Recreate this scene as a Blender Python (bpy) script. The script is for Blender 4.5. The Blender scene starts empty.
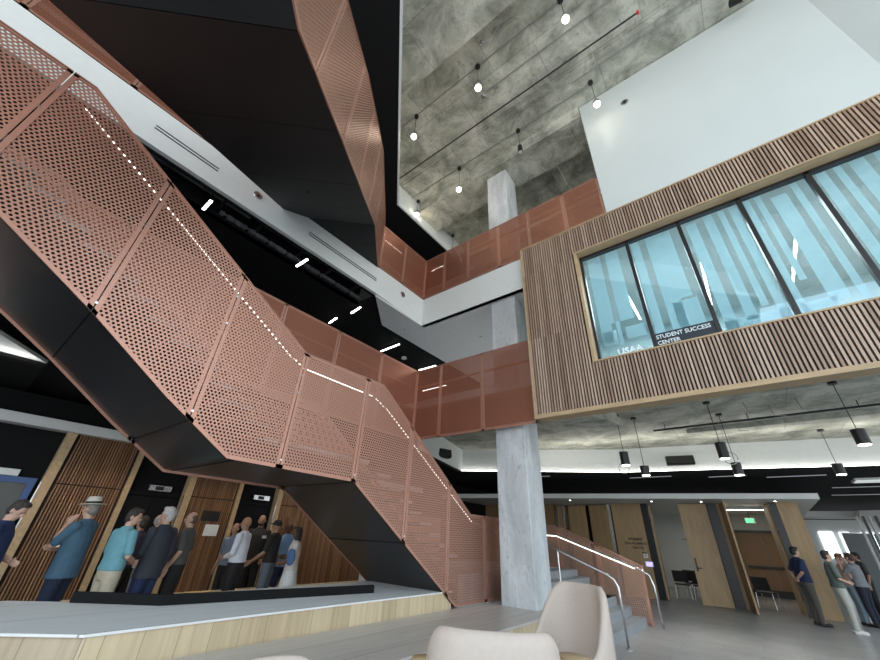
import bpy, bmesh, math, random
from math import sin, cos, pi, radians, sqrt
from mathutils import Vector, Matrix

random.seed(4)
COL = bpy.context.scene.collection
SC = bpy.context.scene

# ------------------------------------------------------------------ camera
EYE = Vector((0.0, 0.0, 1.6))
YAW, PITCH, ROLL, FPX = -0.68605, 0.52026, 0.04936, 360.48
fw = Vector((sin(YAW) * cos(PITCH), cos(YAW) * cos(PITCH), sin(PITCH)))
rt0 = Vector((cos(YAW), -sin(YAW), 0))
up0 = rt0.cross(fw)
rt = cos(ROLL) * rt0 + sin(ROLL) * up0
up = -sin(ROLL) * rt0 + cos(ROLL) * up0
cam_d = bpy.data.cameras.new('camera')
cam = bpy.data.objects.new('camera', cam_d)
COL.objects.link(cam)
cam.matrix_world = Matrix(((rt.x, up.x, -fw.x, EYE.x), (rt.y, up.y, -fw.y, EYE.y), (rt.z, up.z, -fw.z, EYE.z), (0, 0, 0, 1)))
cam_d.sensor_fit = 'HORIZONTAL'
cam_d.sensor_width = 36.0
cam_d.lens = FPX / 880.0 * 36.0
cam_d.clip_start = 0.02
cam_d.clip_end = 300
SC.camera = cam

# ------------------------------------------------------------------ light and exposure
SC.view_settings.view_transform = 'Standard'
SC.view_settings.look = 'None'
SC.view_settings.gamma = 1.0
SC.view_settings.exposure = 0.0
SC.view_settings.use_curve_mapping = False

world = bpy.data.worlds.new('world')
SC.world = world
world.use_nodes = True
wn = world.node_tree
wn.nodes.clear()
w_out = wn.nodes.new('ShaderNodeOutputWorld')
w_bg = wn.nodes.new('ShaderNodeBackground')
w_tc = wn.nodes.new('ShaderNodeTexCoord')
w_sep = wn.nodes.new('ShaderNodeSeparateXYZ')
w_rmp = wn.nodes.new('ShaderNodeValToRGB')
w_rmp.color_ramp.elements[0].position = 0.45
w_rmp.color_ramp.elements[0].color = (0.85, 0.84, 0.80, 1)
w_rmp.color_ramp.elements[1].position = 0.75
w_rmp.color_ramp.elements[1].color = (0.55, 0.78, 1.0, 1)
e_ = w_rmp.color_ramp.elements.new(0.52)
e_.color = (0.92, 0.97, 1.0, 1)
w_ma = wn.nodes.new('ShaderNodeMath'); w_ma.operation = 'MULTIPLY_ADD'
w_ma.inputs[1].default_value = 0.5; w_ma.inputs[2].default_value = 0.5
wn.links.new(w_tc.outputs['Generated'], w_sep.inputs[0])
wn.links.new(w_sep.outputs['Z'], w_ma.inputs[0])
wn.links.new(w_ma.outputs[0], w_rmp.inputs[0])
wn.links.new(w_rmp.outputs[0], w_bg.inputs[0])
w_bg.inputs[1].default_value = 2.2
wn.links.new(w_bg.outputs[0], w_out.inputs[0])


def area_light(name, loc, rot, sx, sy, power, color=(1, 1, 1), spread=180):
    d = bpy.data.lights.new(name, 'AREA')
    d.shape = 'RECTANGLE'; d.size = sx; d.size_y = sy
    d.energy = power; d.color = color; d.spread = radians(spread)
    o = bpy.data.objects.new(name, d)
    COL.objects.link(o)
    o.location = loc; o.rotation_euler = rot
    return o


def point_light(name, loc, power, color, r=0.05):
    d = bpy.data.lights.new(name, 'POINT')
    d.energy = power; d.color = color; d.shadow_soft_size = r
    o = bpy.data.objects.new(name, d)
    COL.objects.link(o); o.location = loc
    return o


# daylight coming in through the tall glazed front behind the photographer
area_light('daylight_front', (1.0, -8.5, 6.5), (radians(90), 0, 0), 15, 11, 950, (0.86, 0.94, 1.0))
area_light('daylight_side', (9.5, 0.0, 5.5), (radians(90), 0, radians(90)), 15, 10, 430, (0.88, 0.95, 1.0))
# luminaires recessed in the lobby ceilings
area_light('lobby_downlight', (-8.8, 2.5, 3.7), (0, 0, 0), 0.3, 5.0, 13, (1.0, 0.86, 0.7), 120)
area_light('lobby_downlight', (-9.3, 6.6, 3.7), (0, 0, 0), 0.3, 3.0, 12, (1.0, 0.86, 0.7), 120)
area_light('student_room_light', (0.8, 9.6, 7.75), (0, 0, 0), 6.0, 2.5, 560, (0.92, 0.97, 1.0))
area_light('hall_room_light', (-2.2, 20.5, 2.85), (0, 0, 0), 2.5, 2.0, 26, (1.0, 0.93, 0.82))
area_light('hall_room_light', (0.0, 20.5, 2.85), (0, 0, 0), 2.0, 2.0, 20, (1.0, 0.93, 0.82))
area_light('commons_light', (3.5, 19.0, 3.75), (0, 0, 0), 5.0, 5.0, 60, (1.0, 0.95, 0.88))
area_light('cove_uplight', (0.0, 13.2, 3.82), (radians(180), 0, radians(8)), 11.0, 0.25, 70, (1.0, 0.97, 0.9))
area_light('lobby_cove_light', (-8.3, -1.6, 3.60), (radians(180), 0, 0), 0.15, 3.4, 9, (1.0, 0.97, 0.92))
area_light('wall_washer', (-10.0, 1.9, 3.08), (0, radians(-12), 0), 0.12, 1.2, 9, (1.0, 0.72, 0.46), 110)
area_light('wall_washer', (-10.0, 4.3, 3.08), (0, radians(-12), 0), 0.12, 1.2, 6, (1.0, 0.72, 0.46), 110)
area_light('wall_washer', (-10.0, 7.6, 3.08), (0, radians(-12), 0), 0.12, 2.4, 8, (1.0, 0.72, 0.46), 110)
area_light('gallery_light', (-6.0, 10.5, 7.3), (0, 0, 0), 4.0, 3.0, 170, (1.0, 0.96, 0.92))
area_light('upper_floor_light', (-5.5, 10.8, 13.0), (0, 0, 0), 5.0, 1.0, 25, (1.0, 0.93, 0.82))


# ------------------------------------------------------------------ materials
MATS = {}


def nt_new(name):
    m = bpy.data.materials.new(name)
    m.use_nodes = True
    nt = m.node_tree
    nt.nodes.clear()
    out = nt.nodes.new('ShaderNodeOutputMaterial')
    b = nt.nodes.new('ShaderNodeBsdfPrincipled')
    nt.links.new(b.outputs[0], out.inputs[0])
    MATS[name] = m
    return m, nt, b, out


def N(nt, typ, **kw):
    n = nt.nodes.new(typ)
    for k, v in kw.items():
        setattr(n, k, v)
    return n


def mathn(nt, op, a, b=None, c=None):
    n = N(nt, 'ShaderNodeMath', operation=op)
    for i, v in enumerate((a, b, c)):
        if v is None:
            continue
        if isinstance(v, (int, float)):
            n.inputs[i].default_value = v
        else:
            nt.links.new(v, n.inputs[i])
    return n.outputs[0]


def vmath(nt, op, a, b=None, c=None):
    n = N(nt, 'ShaderNodeVectorMath', operation=op)
    for i, v in enumerate((a, b, c)):
        if v is None:
            continue
        if isinstance(v, (tuple, list)):
            n.inputs[i].default_value = v
        else:
            nt.links.new(v, n.inputs[i])
    return n.outputs['Value'] if op == 'LENGTH' else n.outputs[0]


def ramp(nt, fac, stops):
    r = N(nt, 'ShaderNodeValToRGB')
    els = r.color_ramp.elements
    els[0].position, els[0].color = stops[0][0], (*stops[0][1], 1)
    els[1].position, els[1].color = stops[-1][0], (*stops[-1][1], 1)
    for p, c in stops[1:-1]:
        e = els.new(p); e.color = (*c, 1)
    nt.links.new(fac, r.inputs[0])
    return r.outputs[0]


def mat(name, col, rough=0.6, metal=0.0, var=0.08, scale=8.0, bump=0.0, emit=None, estr=0.0, spec=None, stretch=None):
    """a plain procedural material: colour with gentle noise variation"""
    m, nt, b, out = nt_new(name)
    tc = N(nt, 'ShaderNodeTexCoord')
    vec = tc.outputs['Object']
    if stretch:
        mp = N(nt, 'ShaderNodeMapping')
        mp.inputs['Scale'].default_value = stretch
        nt.links.new(vec, mp.inputs[0]); vec = mp.outputs[0]
    nz = N(nt, 'ShaderNodeTexNoise')
    nz.inputs['Scale'].default_value = scale
    nz.inputs['Detail'].default_value = 4
    nt.links.new(vec, nz.inputs['Vector'])
    lo = tuple(c * (1 - var) for c in col); hi = tuple(min(1, c * (1 + var)) for c in col)
    nt.links.new(ramp(nt, nz.outputs[0], [(0.3, lo), (0.7, hi)]), b.inputs['Base Color'])
    b.inputs['Roughness'].default_value = rough
    b.inputs['Metallic'].default_value = metal
    if spec is not None:
        b.inputs['Specular IOR Level'].default_value = spec
    if bump:
        bp = N(nt, 'ShaderNodeBump'); bp.inputs['Strength'].default_value = bump
        bp.inputs['Distance'].default_value = 0.02
        nt.links.new(nz.outputs[0], bp.inputs['Height']); nt.links.new(bp.outputs[0], b.inputs['Normal'])
    if emit:
        b.inputs['Emission Color'].default_value = (*emit, 1)
        b.inputs['Emission Strength'].default_value = estr
    return m


def concrete(name, lo, mid, hi, joints=True, scale=1.3, stretch=(1, 1, 1)):
    m, nt, b, out = nt_new(name)
    tc = N(nt, 'ShaderNodeTexCoord')
    mp = N(nt, 'ShaderNodeMapping'); mp.inputs['Scale'].default_value = stretch
    nt.links.new(tc.outputs['Object'], mp.inputs[0])
    n1 = N(nt, 'ShaderNodeTexNoise'); n1.inputs['Scale'].default_value = scale
    n1.inputs['Detail'].default_value = 9; n1.inputs['Roughness'].default_value = 0.68
    n1.inputs['Distortion'].default_value = 0.5
    nt.links.new(mp.outputs[0], n1.inputs['Vector'])
    c = ramp(nt, n1.outputs[0], [(0.36, lo), (0.5, mid), (0.62, hi)])
    n2 = N(nt, 'ShaderNodeTexNoise'); n2.inputs['Scale'].default_value = scale * 9
    n2.inputs['Detail'].default_value = 6
    nt.links.new(mp.outputs[0], n2.inputs['Vector'])
    spots = ramp(nt, n2.outputs[0], [(0.28, (0.45, 0.44, 0.42)), (0.42, (1, 1, 1))])
    mx = N(nt, 'ShaderNodeMixRGB', blend_type='MULTIPLY'); mx.inputs[0].default_value = 0.6
    nt.links.new(c, mx.inputs[1]); nt.links.new(spots, mx.inputs[2])
    col = mx.outputs[0]
    if joints:
        # plywood formwork sheets: tonal change per sheet and a thin joint line
        br = N(nt, 'ShaderNodeTexBrick')
        br.inputs['Scale'].default_value = 1.0
        br.inputs['Mortar Size'].default_value = 0.012
        br.inputs['Mortar Smooth'].default_value = 0.3
        br.inputs['Brick Width'].default_value = 2.44
        br.inputs['Row Height'].default_value = 1.22
        br.inputs['Color1'].default_value = (0.84, 0.84, 0.82, 1)
        br.inputs['Color2'].default_value = (1, 1, 1, 1)
        br.inputs['Mortar'].default_value = (0.62, 0.62, 0.6, 1)
        nt.links.new(tc.outputs['Object'], br.inputs['Vector'])
        m2 = N(nt, 'ShaderNodeMixRGB', blend_type='MULTIPLY'); m2.inputs[0].default_value = 1
        nt.links.new(col, m2.inputs[1]); nt.links.new(br.outputs[0], m2.inputs[2])
        col = m2.outputs[0]
    nt.links.new(col, b.inputs['Base Color'])
    b.inputs['Roughness'].default_value = 0.75
    bp = N(nt, 'ShaderNodeBump'); bp.inputs['Strength'].default_value = 0.25; bp.inputs['Distance'].default_value = 0.02
    nt.links.new(n1.outputs[0], bp.inputs['Height']); nt.links.new(bp.outputs[0], b.inputs['Normal'])
    return m


COPPER = (0.45, 0.235, 0.170)


def perforated(name, pitch, rad, col=COPPER, rough=0.42):
    """powder coated sheet with a hexagonal pattern of round punched holes (UV map in metres)"""
    m, nt, b, out = nt_new(name)
    uv = N(nt, 'ShaderNodeUVMap')
    p = vmath(nt, 'SCALE', uv.outputs[0])
    p.node.inputs['Scale'].default_value = 1.0 / pitch
    r3 = sqrt(3)

    def cell(v):
        w = N(nt, 'ShaderNodeVectorMath', operation='WRAP')
        nt.links.new(v, w.inputs[0])
        w.inputs[1].default_value = (0.5, r3 / 2, 1); w.inputs[2].default_value = (-0.5, -r3 / 2, -1)
        s = vmath(nt, 'MULTIPLY', w.outputs[0], (1, 1, 0))
        return vmath(nt, 'LENGTH', s)
    d1 = cell(p)
    d2 = cell(vmath(nt, 'ADD', p, (0.5, r3 / 2, 0)))
    d = mathn(nt, 'MINIMUM', d1, d2)
    hole = mathn(nt, 'LESS_THAN', d, rad)
    b.inputs['Base Color'].default_value = (*col, 1)
    b.inputs['Roughness'].default_value = rough
    b.inputs['Metallic'].default_value = 0.5
    tr = N(nt, 'ShaderNodeBsdfTransparent')
    mx = N(nt, 'ShaderNodeMixShader')
    nt.links.new(hole, mx.inputs[0]); nt.links.new(b.outputs[0], mx.inputs[1]); nt.links.new(tr.outputs[0], mx.inputs[2])
    nt.links.new(mx.outputs[0], out.inputs[0])
    return m


def slat_wood(name, pitch, axis, lo, mid, hi):
    """each slat its own tone"""
    m, nt, b, out = nt_new(name)
    tc = N(nt, 'ShaderNodeTexCoord'); sp = N(nt, 'ShaderNodeSeparateXYZ')
    nt.links.new(tc.outputs['Object'], sp.inputs[0])
    idx = mathn(nt, 'FLOOR', mathn(nt, 'DIVIDE', sp.outputs[axis], pitch))
    zz = mathn(nt, 'FLOOR', mathn(nt, 'DIVIDE', sp.outputs[2], 1.9))
    wn_ = N(nt, 'ShaderNodeTexWhiteNoise', noise_dimensions='2D')
    cb = N(nt, 'ShaderNodeCombineXYZ')
    nt.links.new(idx, cb.inputs[0]); nt.links.new(zz, cb.inputs[1]); nt.links.new(cb.outputs[0], wn_.inputs[0])
    c = ramp(nt, wn_.outputs[0], [(0.0, lo), (0.5, mid), (1.0, hi)])
    nz = N(nt, 'ShaderNodeTexNoise'); nz.inputs['Scale'].default_value = 3.0
    mp = N(nt, 'ShaderNodeMapping'); mp.inputs['Scale'].default_value = (12, 12, 1)
    nt.links.new(tc.outputs['Object'], mp.inputs[0]); nt.links.new(mp.outputs[0], nz.inputs[0])
    g = ramp(nt, nz.outputs[0], [(0.3, (0.75, 0.75, 0.75)), (0.7, (1.15, 1.15, 1.15))])
    mx = N(nt, 'ShaderNodeMixRGB', blend_type='MULTIPLY'); mx.inputs[0].default_value = 0.8
    nt.links.new(c, mx.inputs[1]); nt.links.new(g, mx.inputs[2])
    nt.links.new(mx.outputs[0], b.inputs['Base Color'])
    b.inputs['Roughness'].default_value = 0.5
    return m


def plank_wood(name, lo, hi, width, axis='Y', grain_axis='Z', rough=0.45):
    """planks side by side along one axis, grain along another"""
    m, nt, b, out = nt_new(name)
    tc = N(nt, 'ShaderNodeTexCoord'); sp = N(nt, 'ShaderNodeSeparateXYZ')
    nt.links.new(tc.outputs['Object'], sp.inputs[0])
    k = mathn(nt, 'DIVIDE', sp.outputs[axis], width)
    idx = mathn(nt, 'FLOOR', k)
    wh = N(nt, 'ShaderNodeTexWhiteNoise', noise_dimensions='1D'); nt.links.new(idx, wh.inputs['W'])
    mp = N(nt, 'ShaderNodeMapping')
    sc = {'X': 14.0, 'Y': 14.0, 'Z': 14.0}; sc[grain_axis] = 0.9
    mp.inputs['Scale'].default_value = (sc['X'], sc['Y'], sc['Z'])
    nt.links.new(tc.outputs['Object'], mp.inputs[0])
    off = N(nt, 'ShaderNodeVectorMath', operation='ADD')
    cb = N(nt, 'ShaderNodeCombineXYZ')
    o5 = mathn(nt, 'MULTIPLY', wh.outputs[0], 37.0)
    for i in range(3):
        nt.links.new(o5, cb.inputs[i])
    nt.links.new(mp.outputs[0], off.inputs[0]); nt.links.new(cb.outputs[0], off.inputs[1])
    nz = N(nt, 'ShaderNodeTexNoise'); nz.inputs['Scale'].default_value = 1.0; nz.inputs['Detail'].default_value = 5
    nz.inputs['Distortion'].default_value = 0.8
    nt.links.new(off.outputs[0], nz.inputs[0])
    f = mathn(nt, 'ADD', mathn(nt, 'MULTIPLY', nz.outputs[0], 0.75), mathn(nt, 'MULTIPLY', wh.outputs[0], 0.35))
    c = ramp(nt, f, [(0.25, lo), (0.8, hi)])
    fr = mathn(nt, 'FRACT', k)
    line = mathn(nt, 'LESS_THAN', fr, 0.014)
    mx = N(nt, 'ShaderNodeMixRGB', blend_type='MIX'); mx.inputs[2].default_value = (lo[0] * .5, lo[1] * .5, lo[2] * .5, 1)
    nt.links.new(line, mx.inputs[0]); nt.links.new(c, mx.inputs[1])
    nt.links.new(mx.outputs[0], b.inputs['Base Color'])
    b.inputs['Roughness'].default_value = rough
    return m


M_CEIL = concrete('raw_concrete_ceiling', (0.23, 0.235, 0.195), (0.42, 0.425, 0.365), (0.60, 0.605, 0.53))
M_COLM = concrete('raw_concrete_column', (0.44, 0.46, 0.475), (0.53, 0.555, 0.57), (0.62, 0.645, 0.66), joints=False, scale=1.6, stretch=(1.6, 1.6, .5))
M_WHITE = mat('white_paint', (0.70, 0.73, 0.72), 0.5, var=0.02)
M_WALLW = mat('white_gloss_wall', (0.61, 0.665, 0.665), 0.4, var=0.02, scale=1.0)
M_GREY = mat('grey_soffit_paint', (0.62, 0.63, 0.63), 0.7, var=0.03)
M_BLACK = mat('black_paint', (0.006, 0.006, 0.0065), 0.8, var=0.1, spec=0.2)
M_BPANEL = mat('black_metal_panel', (0.010, 0.0095, 0.010), 0.34, var=0.1, scale=2, spec=0.5)
M_BPANEL2 = mat('charcoal_metal_panel', (0.019, 0.019, 0.0195), 0.5, metal=0.0, spec=0.25, var=0.12, scale=1.2)
M_COP = mat('copper_powder_coat', COPPER, 0.4, metal=0.45, var=0.04)
M_PERF = perforated('perforated_copper_large', 0.044, 0.305)
M_PERFP = perforated('perforated_copper_open', 0.044, 0.385, (0.50, 0.30, 0.235))  # paler copper for the step guard: LED light on it put into the colour
M_PERFS = perforated('perforated_copper_fine', 0.024, 0.30, (0.40, 0.165, 0.105), 0.4)
M_SLAT = slat_wood('facade_slat_wood', 0.06, 0, (0.29, 0.19, 0.135), (0.40, 0.28, 0.205), (0.52, 0.39, 0.30))
M_SLATL = slat_wood('lobby_slat_wood', 0.05, 1, (0.16, 0.078, 0.035), (0.25, 0.13, 0.062), (0.36, 0.20, 0.10))
M_DARKB = mat('dark_backing', (0.022, 0.016, 0.013), 0.8, var=0.1)
M_OAK = mat('oak_trim', (0.46, 0.33, 0.19), 0.5, var=0.12, scale=3, stretch=(1, 6, 6))
M_OAKP = plank_wood('oak_bench_planks', (0.44, 0.33, 0.20), (0.68, 0.55, 0.36), 0.30, 'Y', 'Z')
M_OAKD = plank_wood('oak_bench_end_planks', (0.40, 0.31, 0.21), (0.58, 0.47, 0.33), 0.30, 'X', 'Z')
M_TOP = plank_wood('greyed_oak_tread', (0.40, 0.36, 0.32), (0.58, 0.54, 0.50), 0.60, 'X', 'Y', 0.38)
M_TOP2 = plank_wood('pale_bench_top', (0.68, 0.68, 0.67), (0.82, 0.82, 0.80), 0.9, 'X', 'Y', 0.55)
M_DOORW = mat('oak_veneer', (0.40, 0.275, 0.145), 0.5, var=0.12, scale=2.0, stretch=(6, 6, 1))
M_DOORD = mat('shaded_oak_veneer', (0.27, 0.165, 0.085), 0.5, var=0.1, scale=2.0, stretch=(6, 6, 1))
M_STEEL = mat('brushed_steel', (0.62, 0.63, 0.65), 0.25, metal=0.95, var=0.04)
M_CREAM = mat('cream_upholstery', (0.52, 0.435, 0.375), 0.6, var=0.03, scale=30, bump=0.03)
M_CREAM2 = mat('cream_seat_fabric', (0.45, 0.38, 0.33), 0.8, var=0.05, scale=60, bump=0.05)
M_BMET = mat('black_metal', (0.012, 0.012, 0.013), 0.4, var=0.1)
M_PIPE = mat('grey_duct_metal', (0.35, 0.37, 0.39), 0.4, metal=0.6, var=0.3)
M_COND = mat('galvanised_conduit', (0.30, 0.31, 0.29), 0.45, metal=0.5, var=0.05)
M_LED = mat('led_strip', (1, 1, 1), 0.5, var=0, emit=(1.0, 0.96, 0.9), estr=9)
M_LEDR = mat('led_handrail_strip', (1, 1, 1), 0.5, var=0, emit=(1.0, 0.95, 0.88), estr=5)
M_BULB = mat('lamp_glow', (1, 1, 1), 0.5, var=0, emit=(1.0, 0.88, 0.72), estr=14)
M_EXIT = mat('exit_sign_green', (0.1, 0.8, 0.3), 0.5, var=0, emit=(0.08, 0.9, 0.3), estr=1.6)
M_SCREEN = mat('tablet_screen', (0.5, 0.5, 0.9), 0.3, var=0.1, scale=20, emit=(0.55, 0.45, 1.0), estr=1.2)
M_WINGLOW = mat('sunlit_window', (0.9, 0.95, 1), 0.4, var=0.1, scale=4, emit=(0.9, 0.97, 1.0), estr=2.2)
M_BLUE = mat('blue_door_frame', (0.045, 0.10, 0.26), 0.45, var=0.05)
M_LEAF = mat('plant_leaf', (0.05, 0.13, 0.035), 0.5, var=0.4, scale=12)
M_POT = mat('plant_pot', (0.10, 0.10, 0.10), 0.6)
M_BOARD = mat('grey_partition', (0.20, 0.23, 0.24), 0.6, var=0.03)
M_RED = mat('red_mark', (0.6, 0.05, 0.04), 0.5)
M_BENCHC = mat('black_plastic', (0.012, 0.012, 0.014), 0.45)

# stone floor: large pale grey tiles
m, nt, b, out = nt_new('grey_stone_tile')
tc = N(nt, 'ShaderNodeTexCoord')
br = N(nt, 'ShaderNodeTexBrick')
br.offset = 0.5
for k_, v_ in (('Scale', 1.0), ('Mortar Size', 0.006), ('Brick Width', 1.2), ('Row Height', 0.6)):
    br.inputs[k_].default_value = v_
br.inputs['Color1'].default_value = (0.29, 0.30, 0.305, 1); br.inputs['Color2'].default_value = (0.35, 0.355, 0.36, 1)
br.inputs['Mortar'].default_value = (0.22, 0.23, 0.24, 1)
nt.links.new(tc.outputs['Object'], br.inputs[0])
nz = N(nt, 'ShaderNodeTexNoise'); nz.inputs['Scale'].default_value = 2.5; nz.inputs['Detail'].default_value = 8
nt.links.new(tc.outputs['Object'], nz.inputs[0])
mx = N(nt, 'ShaderNodeMixRGB', blend_type='MULTIPLY'); mx.inputs[0].default_value = 0.7
nt.links.new(br.outputs[0], mx.inputs[1])
nt.links.new(ramp(nt, nz.outputs[0], [(0.3, (0.75, 0.75, 0.75)), (0.7, (1.1, 1.1, 1.1))]), mx.inputs[2])
nt.links.new(mx.outputs[0], b.inputs['Base Color'])
b.inputs['Roughness'].default_value = 0.32
M_FLOOR = m

# clear glass and frosted film
m, nt, b, out = nt_new('window_glass')
gl = N(nt, 'ShaderNodeBsdfGlossy'); gl.inputs['Roughness'].default_value = 0.02
tr = N(nt, 'ShaderNodeBsdfTransparent'); tr.inputs[0].default_value = (0.86, 0.94, 0.96, 1)
lw = N(nt, 'ShaderNodeLayerWeight'); lw.inputs['Blend'].default_value = 0.25
fr_o = mathn(nt, 'MULTIPLY_ADD', lw.outputs['Facing'], 0.55, 0.07)
mx = N(nt, 'ShaderNodeMixShader')
nt.links.new(fr_o, mx.inputs[0]); nt.links.new(tr.outputs[0], mx.inputs[1]); nt.links.new(gl.outputs[0], mx.inputs[2])
nt.links.new(mx.outputs[0], out.inputs[0])
nt.nodes.remove(b)
M_GLASS = m
m, nt, b, out = nt_new('frosted_film')
b.inputs['Base Color'].default_value = (0.56, 0.68, 0.70, 1)
b.inputs['Roughness'].default_value = 0.35
tl = N(nt, 'ShaderNodeBsdfTranslucent'); tl.inputs[0].default_value = (0.66, 0.78, 0.81, 1)
mx = N(nt, 'ShaderNodeMixShader'); mx.inputs[0].default_value = 0.5
nt.links.new(b.outputs[0], mx.inputs[1]); nt.links.new(tl.outputs[0], mx.inputs[2])
nt.links.new(mx.outputs[0], out.inputs[0])
M_FROST = m
M_STEP = mat('grey_step_stone', (0.25, 0.275, 0.30), 0.5, var=0.08, scale=5)


# ------------------------------------------------------------------ mesh helpers
class MB:
    def __init__(self):
        self.v = []; self.f = []; self.mi = []; self.uv = {}; self.sm = []

    def face(self, pts, mi=0, uvs=None, smooth=False):
        i0 = len(self.v)
        self.v.extend([tuple(p) for p in pts])
        self.f.append(tuple(range(i0, i0 + len(pts)))); self.mi.append(mi); self.sm.append(smooth)
        if uvs:
            self.uv[len(self.f) - 1] = uvs

    def idx(self, verts, faces, mi=0, smooth=False):
        i0 = len(self.v)
        self.v.extend([tuple(p) for p in verts])
        for f in faces:
            self.f.append(tuple(i0 + k for k in f)); self.mi.append(mi); self.sm.append(smooth)

    def box(self, x0, x1, y0, y1, z0, z1, mi=0):
        vs = [(x, y, z) for z in (z0, z1) for y in (y0, y1) for x in (x0, x1)]
        self.idx(vs, [(0, 2, 3, 1), (4, 5, 7, 6), (0, 1, 5, 4), (2, 6, 7, 3), (0, 4, 6, 2), (1, 3, 7, 5)], mi)
        return self

    def prism(self, base, vec, mi=0):
        """polygon base extruded by a vector"""
        n = len(base); vec = Vector(vec)
        vs = [Vector(p) for p in base] + [Vector(p) + vec for p in base]
        fs = [tuple(range(n))[::-1], tuple(range(n, 2 * n))]
        fs += [(i, (i + 1) % n, n + (i + 1) % n, n + i) for i in range(n)]
        self.idx(vs, fs, mi)
        return self

    def cyl(self, p0, p1, r0, r1=None, n=16, mi=0, caps=True, smooth=True):
        r1 = r0 if r1 is None else r1
        p0, p1 = Vector(p0), Vector(p1); d = (p1 - p0).normalized()
        a = d.orthogonal().normalized(); b_ = d.cross(a)
        ring = lambda p, r: [p + r * (cos(2 * pi * k / n) * a + sin(2 * pi * k / n) * b_) for k in range(n)]
        vs = ring(p0, r0) + ring(p1, r1)
        self.idx(vs, [(k, (k + 1) % n, n + (k + 1) % n, n + k) for k in range(n)], mi, smooth)
        if caps:
            self.idx(ring(p0, r0), [tuple(range(n))[::-1]], mi)
            self.idx(ring(p1, r1), [tuple(range(n))], mi)
        return self

    def tube(self, pts, r, n=10, mi=0, rs=None):
        pts = [Vector(p) for p in pts]
        rings = []; a = None
        for i, p in enumerate(pts):
            d = (pts[min(i + 1, len(pts) - 1)] - pts[max(i - 1, 0)]).normalized()
            if a is None:
                a = d.orthogonal().normalized()
            else:
                a = (a - d * a.dot(d)).normalized()
            b_ = d.cross(a); rr = rs[i] if rs else r
            rings.append([p + rr * (cos(2 * pi * k / n) * a + sin(2 * pi * k / n) * b_) for k in range(n)])
        vs = [v for rg in rings for v in rg]; fs = []
        for i in range(len(pts) - 1):
            for k in range(n):
                fs.append((i * n + k, i * n + (k + 1) % n, (i + 1) * n + (k + 1) % n, (i + 1) * n + k))
        fs.append(tuple(range(n))[::-1]); fs.append(tuple((len(pts) - 1) * n + k for k in range(n)))
        self.idx(vs, fs, mi, True)
        return self

    def lathe(self, prof, c=(0, 0, 0), n=32, mi=0, sx=1, sy=1, smooth=True):
        c = Vector(c); vs = []
        for r, z in prof:
            for k in range(n):
                vs.append((c.x + r * sx * cos(2 * pi * k / n), c.y + r * sy * sin(2 * pi * k / n), c.z + z))
        fs = []
        for i in range(len(prof) - 1):
            for k in range(n):
                fs.append((i * n + k, i * n + (k + 1) % n, (i + 1) * n + (k + 1) % n, (i + 1) * n + k))
        fs.append(tuple(range(n))[::-1]); fs.append(tuple((len(prof) - 1) * n + k for k in range(n)))
        self.idx(vs, fs, mi, smooth)
        return self

    def ball(self, c, rx, ry=None, rz=None, n=16, m_=10, mi=0, rot=None):
        ry = rx if ry is None else ry; rz = rx if rz is None else rz
        c = Vector(c); vs = []; fs = []
        for i in range(m_ + 1):
            t = pi * i / m_
            for k in range(n):
                v = Vector((rx * sin(t) * cos(2 * pi * k / n), ry * sin(t) * sin(2 * pi * k / n), rz * cos(t)))
                if rot is not None:
                    v = rot @ v
                vs.append(c + v)
        for i in range(m_):
            for k in range(n):
                fs.append((i * n + k, (i + 1) * n + k, (i + 1) * n + (k + 1) % n, i * n + (k + 1) % n))
        self.idx(vs, fs, mi, True)
        return self

    def build(self, name, mats, parent=None, local=False, bevel=0.0, subsurf=0):
        if not isinstance(mats, (list, tuple)):
            mats = [mats]
        off = Vector((0, 0, 0))
        p = parent
        while p is not None and not local:
            off += Vector(p['_o']) if '_o' in p else Vector((0, 0, 0)); p = p.parent
        me = bpy.data.meshes.new(name)
        me.from_pydata([tuple(Vector(v) - off) for v in self.v], [], self.f)
        for mm in mats:
            me.materials.append(mm)
        me.polygons.foreach_set('material_index', self.mi)
        me.polygons.foreach_set('use_smooth', self.sm)
        if self.uv:
            uvl = me.uv_layers.new(name='UVMap')
            for fi, uvs in self.uv.items():
                ls = me.polygons[fi].loop_start
                for k, uvv in enumerate(uvs):
                    uvl.data[ls + k].uv = uvv
        me.validate(); me.update()
        o = bpy.data.objects.new(name, me)
        COL.objects.link(o)
        if parent is not None:
            o.parent = parent
        if bevel:
            bv = o.modifiers.new('bevel', 'BEVEL'); bv.width = bevel; bv.segments = 2; bv.limit_method = 'ANGLE'
        if subsurf:
            ss = o.modifiers.new('sub', 'SUBSURF'); ss.levels = subsurf; ss.render_levels = subsurf
        return o


def tag(o, label=None, cat=None, group=None, kind=None):
    if label: o['label'] = label
    if cat: o['category'] = cat
    if group: o['group'] = group
    if kind: o['kind'] = kind
    return o


def thing(name, label, cat, loc=(0, 0, 0), group=None, rz=0.0):
    o = bpy.data.objects.new(name, None)
    COL.objects.link(o)
    o.location = loc; o.rotation_euler = (0, 0, rz)
    o['_o'] = tuple(loc)
    return tag(o, label, cat, group)


def struct(name, mb, mats, label=None, cat=None, **kw):
    o = mb.build(name, mats, **kw)
    o['kind'] = 'structure'
    return tag(o, label, cat)


def place_local(o, v):
    o.location = v
    return o


def copy_tree(o, parent=None):
    c = o.copy(); COL.objects.link(c)
    if parent is not None:
        c.parent = parent
    for ch in list(o.children):
        copy_tree(ch, c)
    return c


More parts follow.
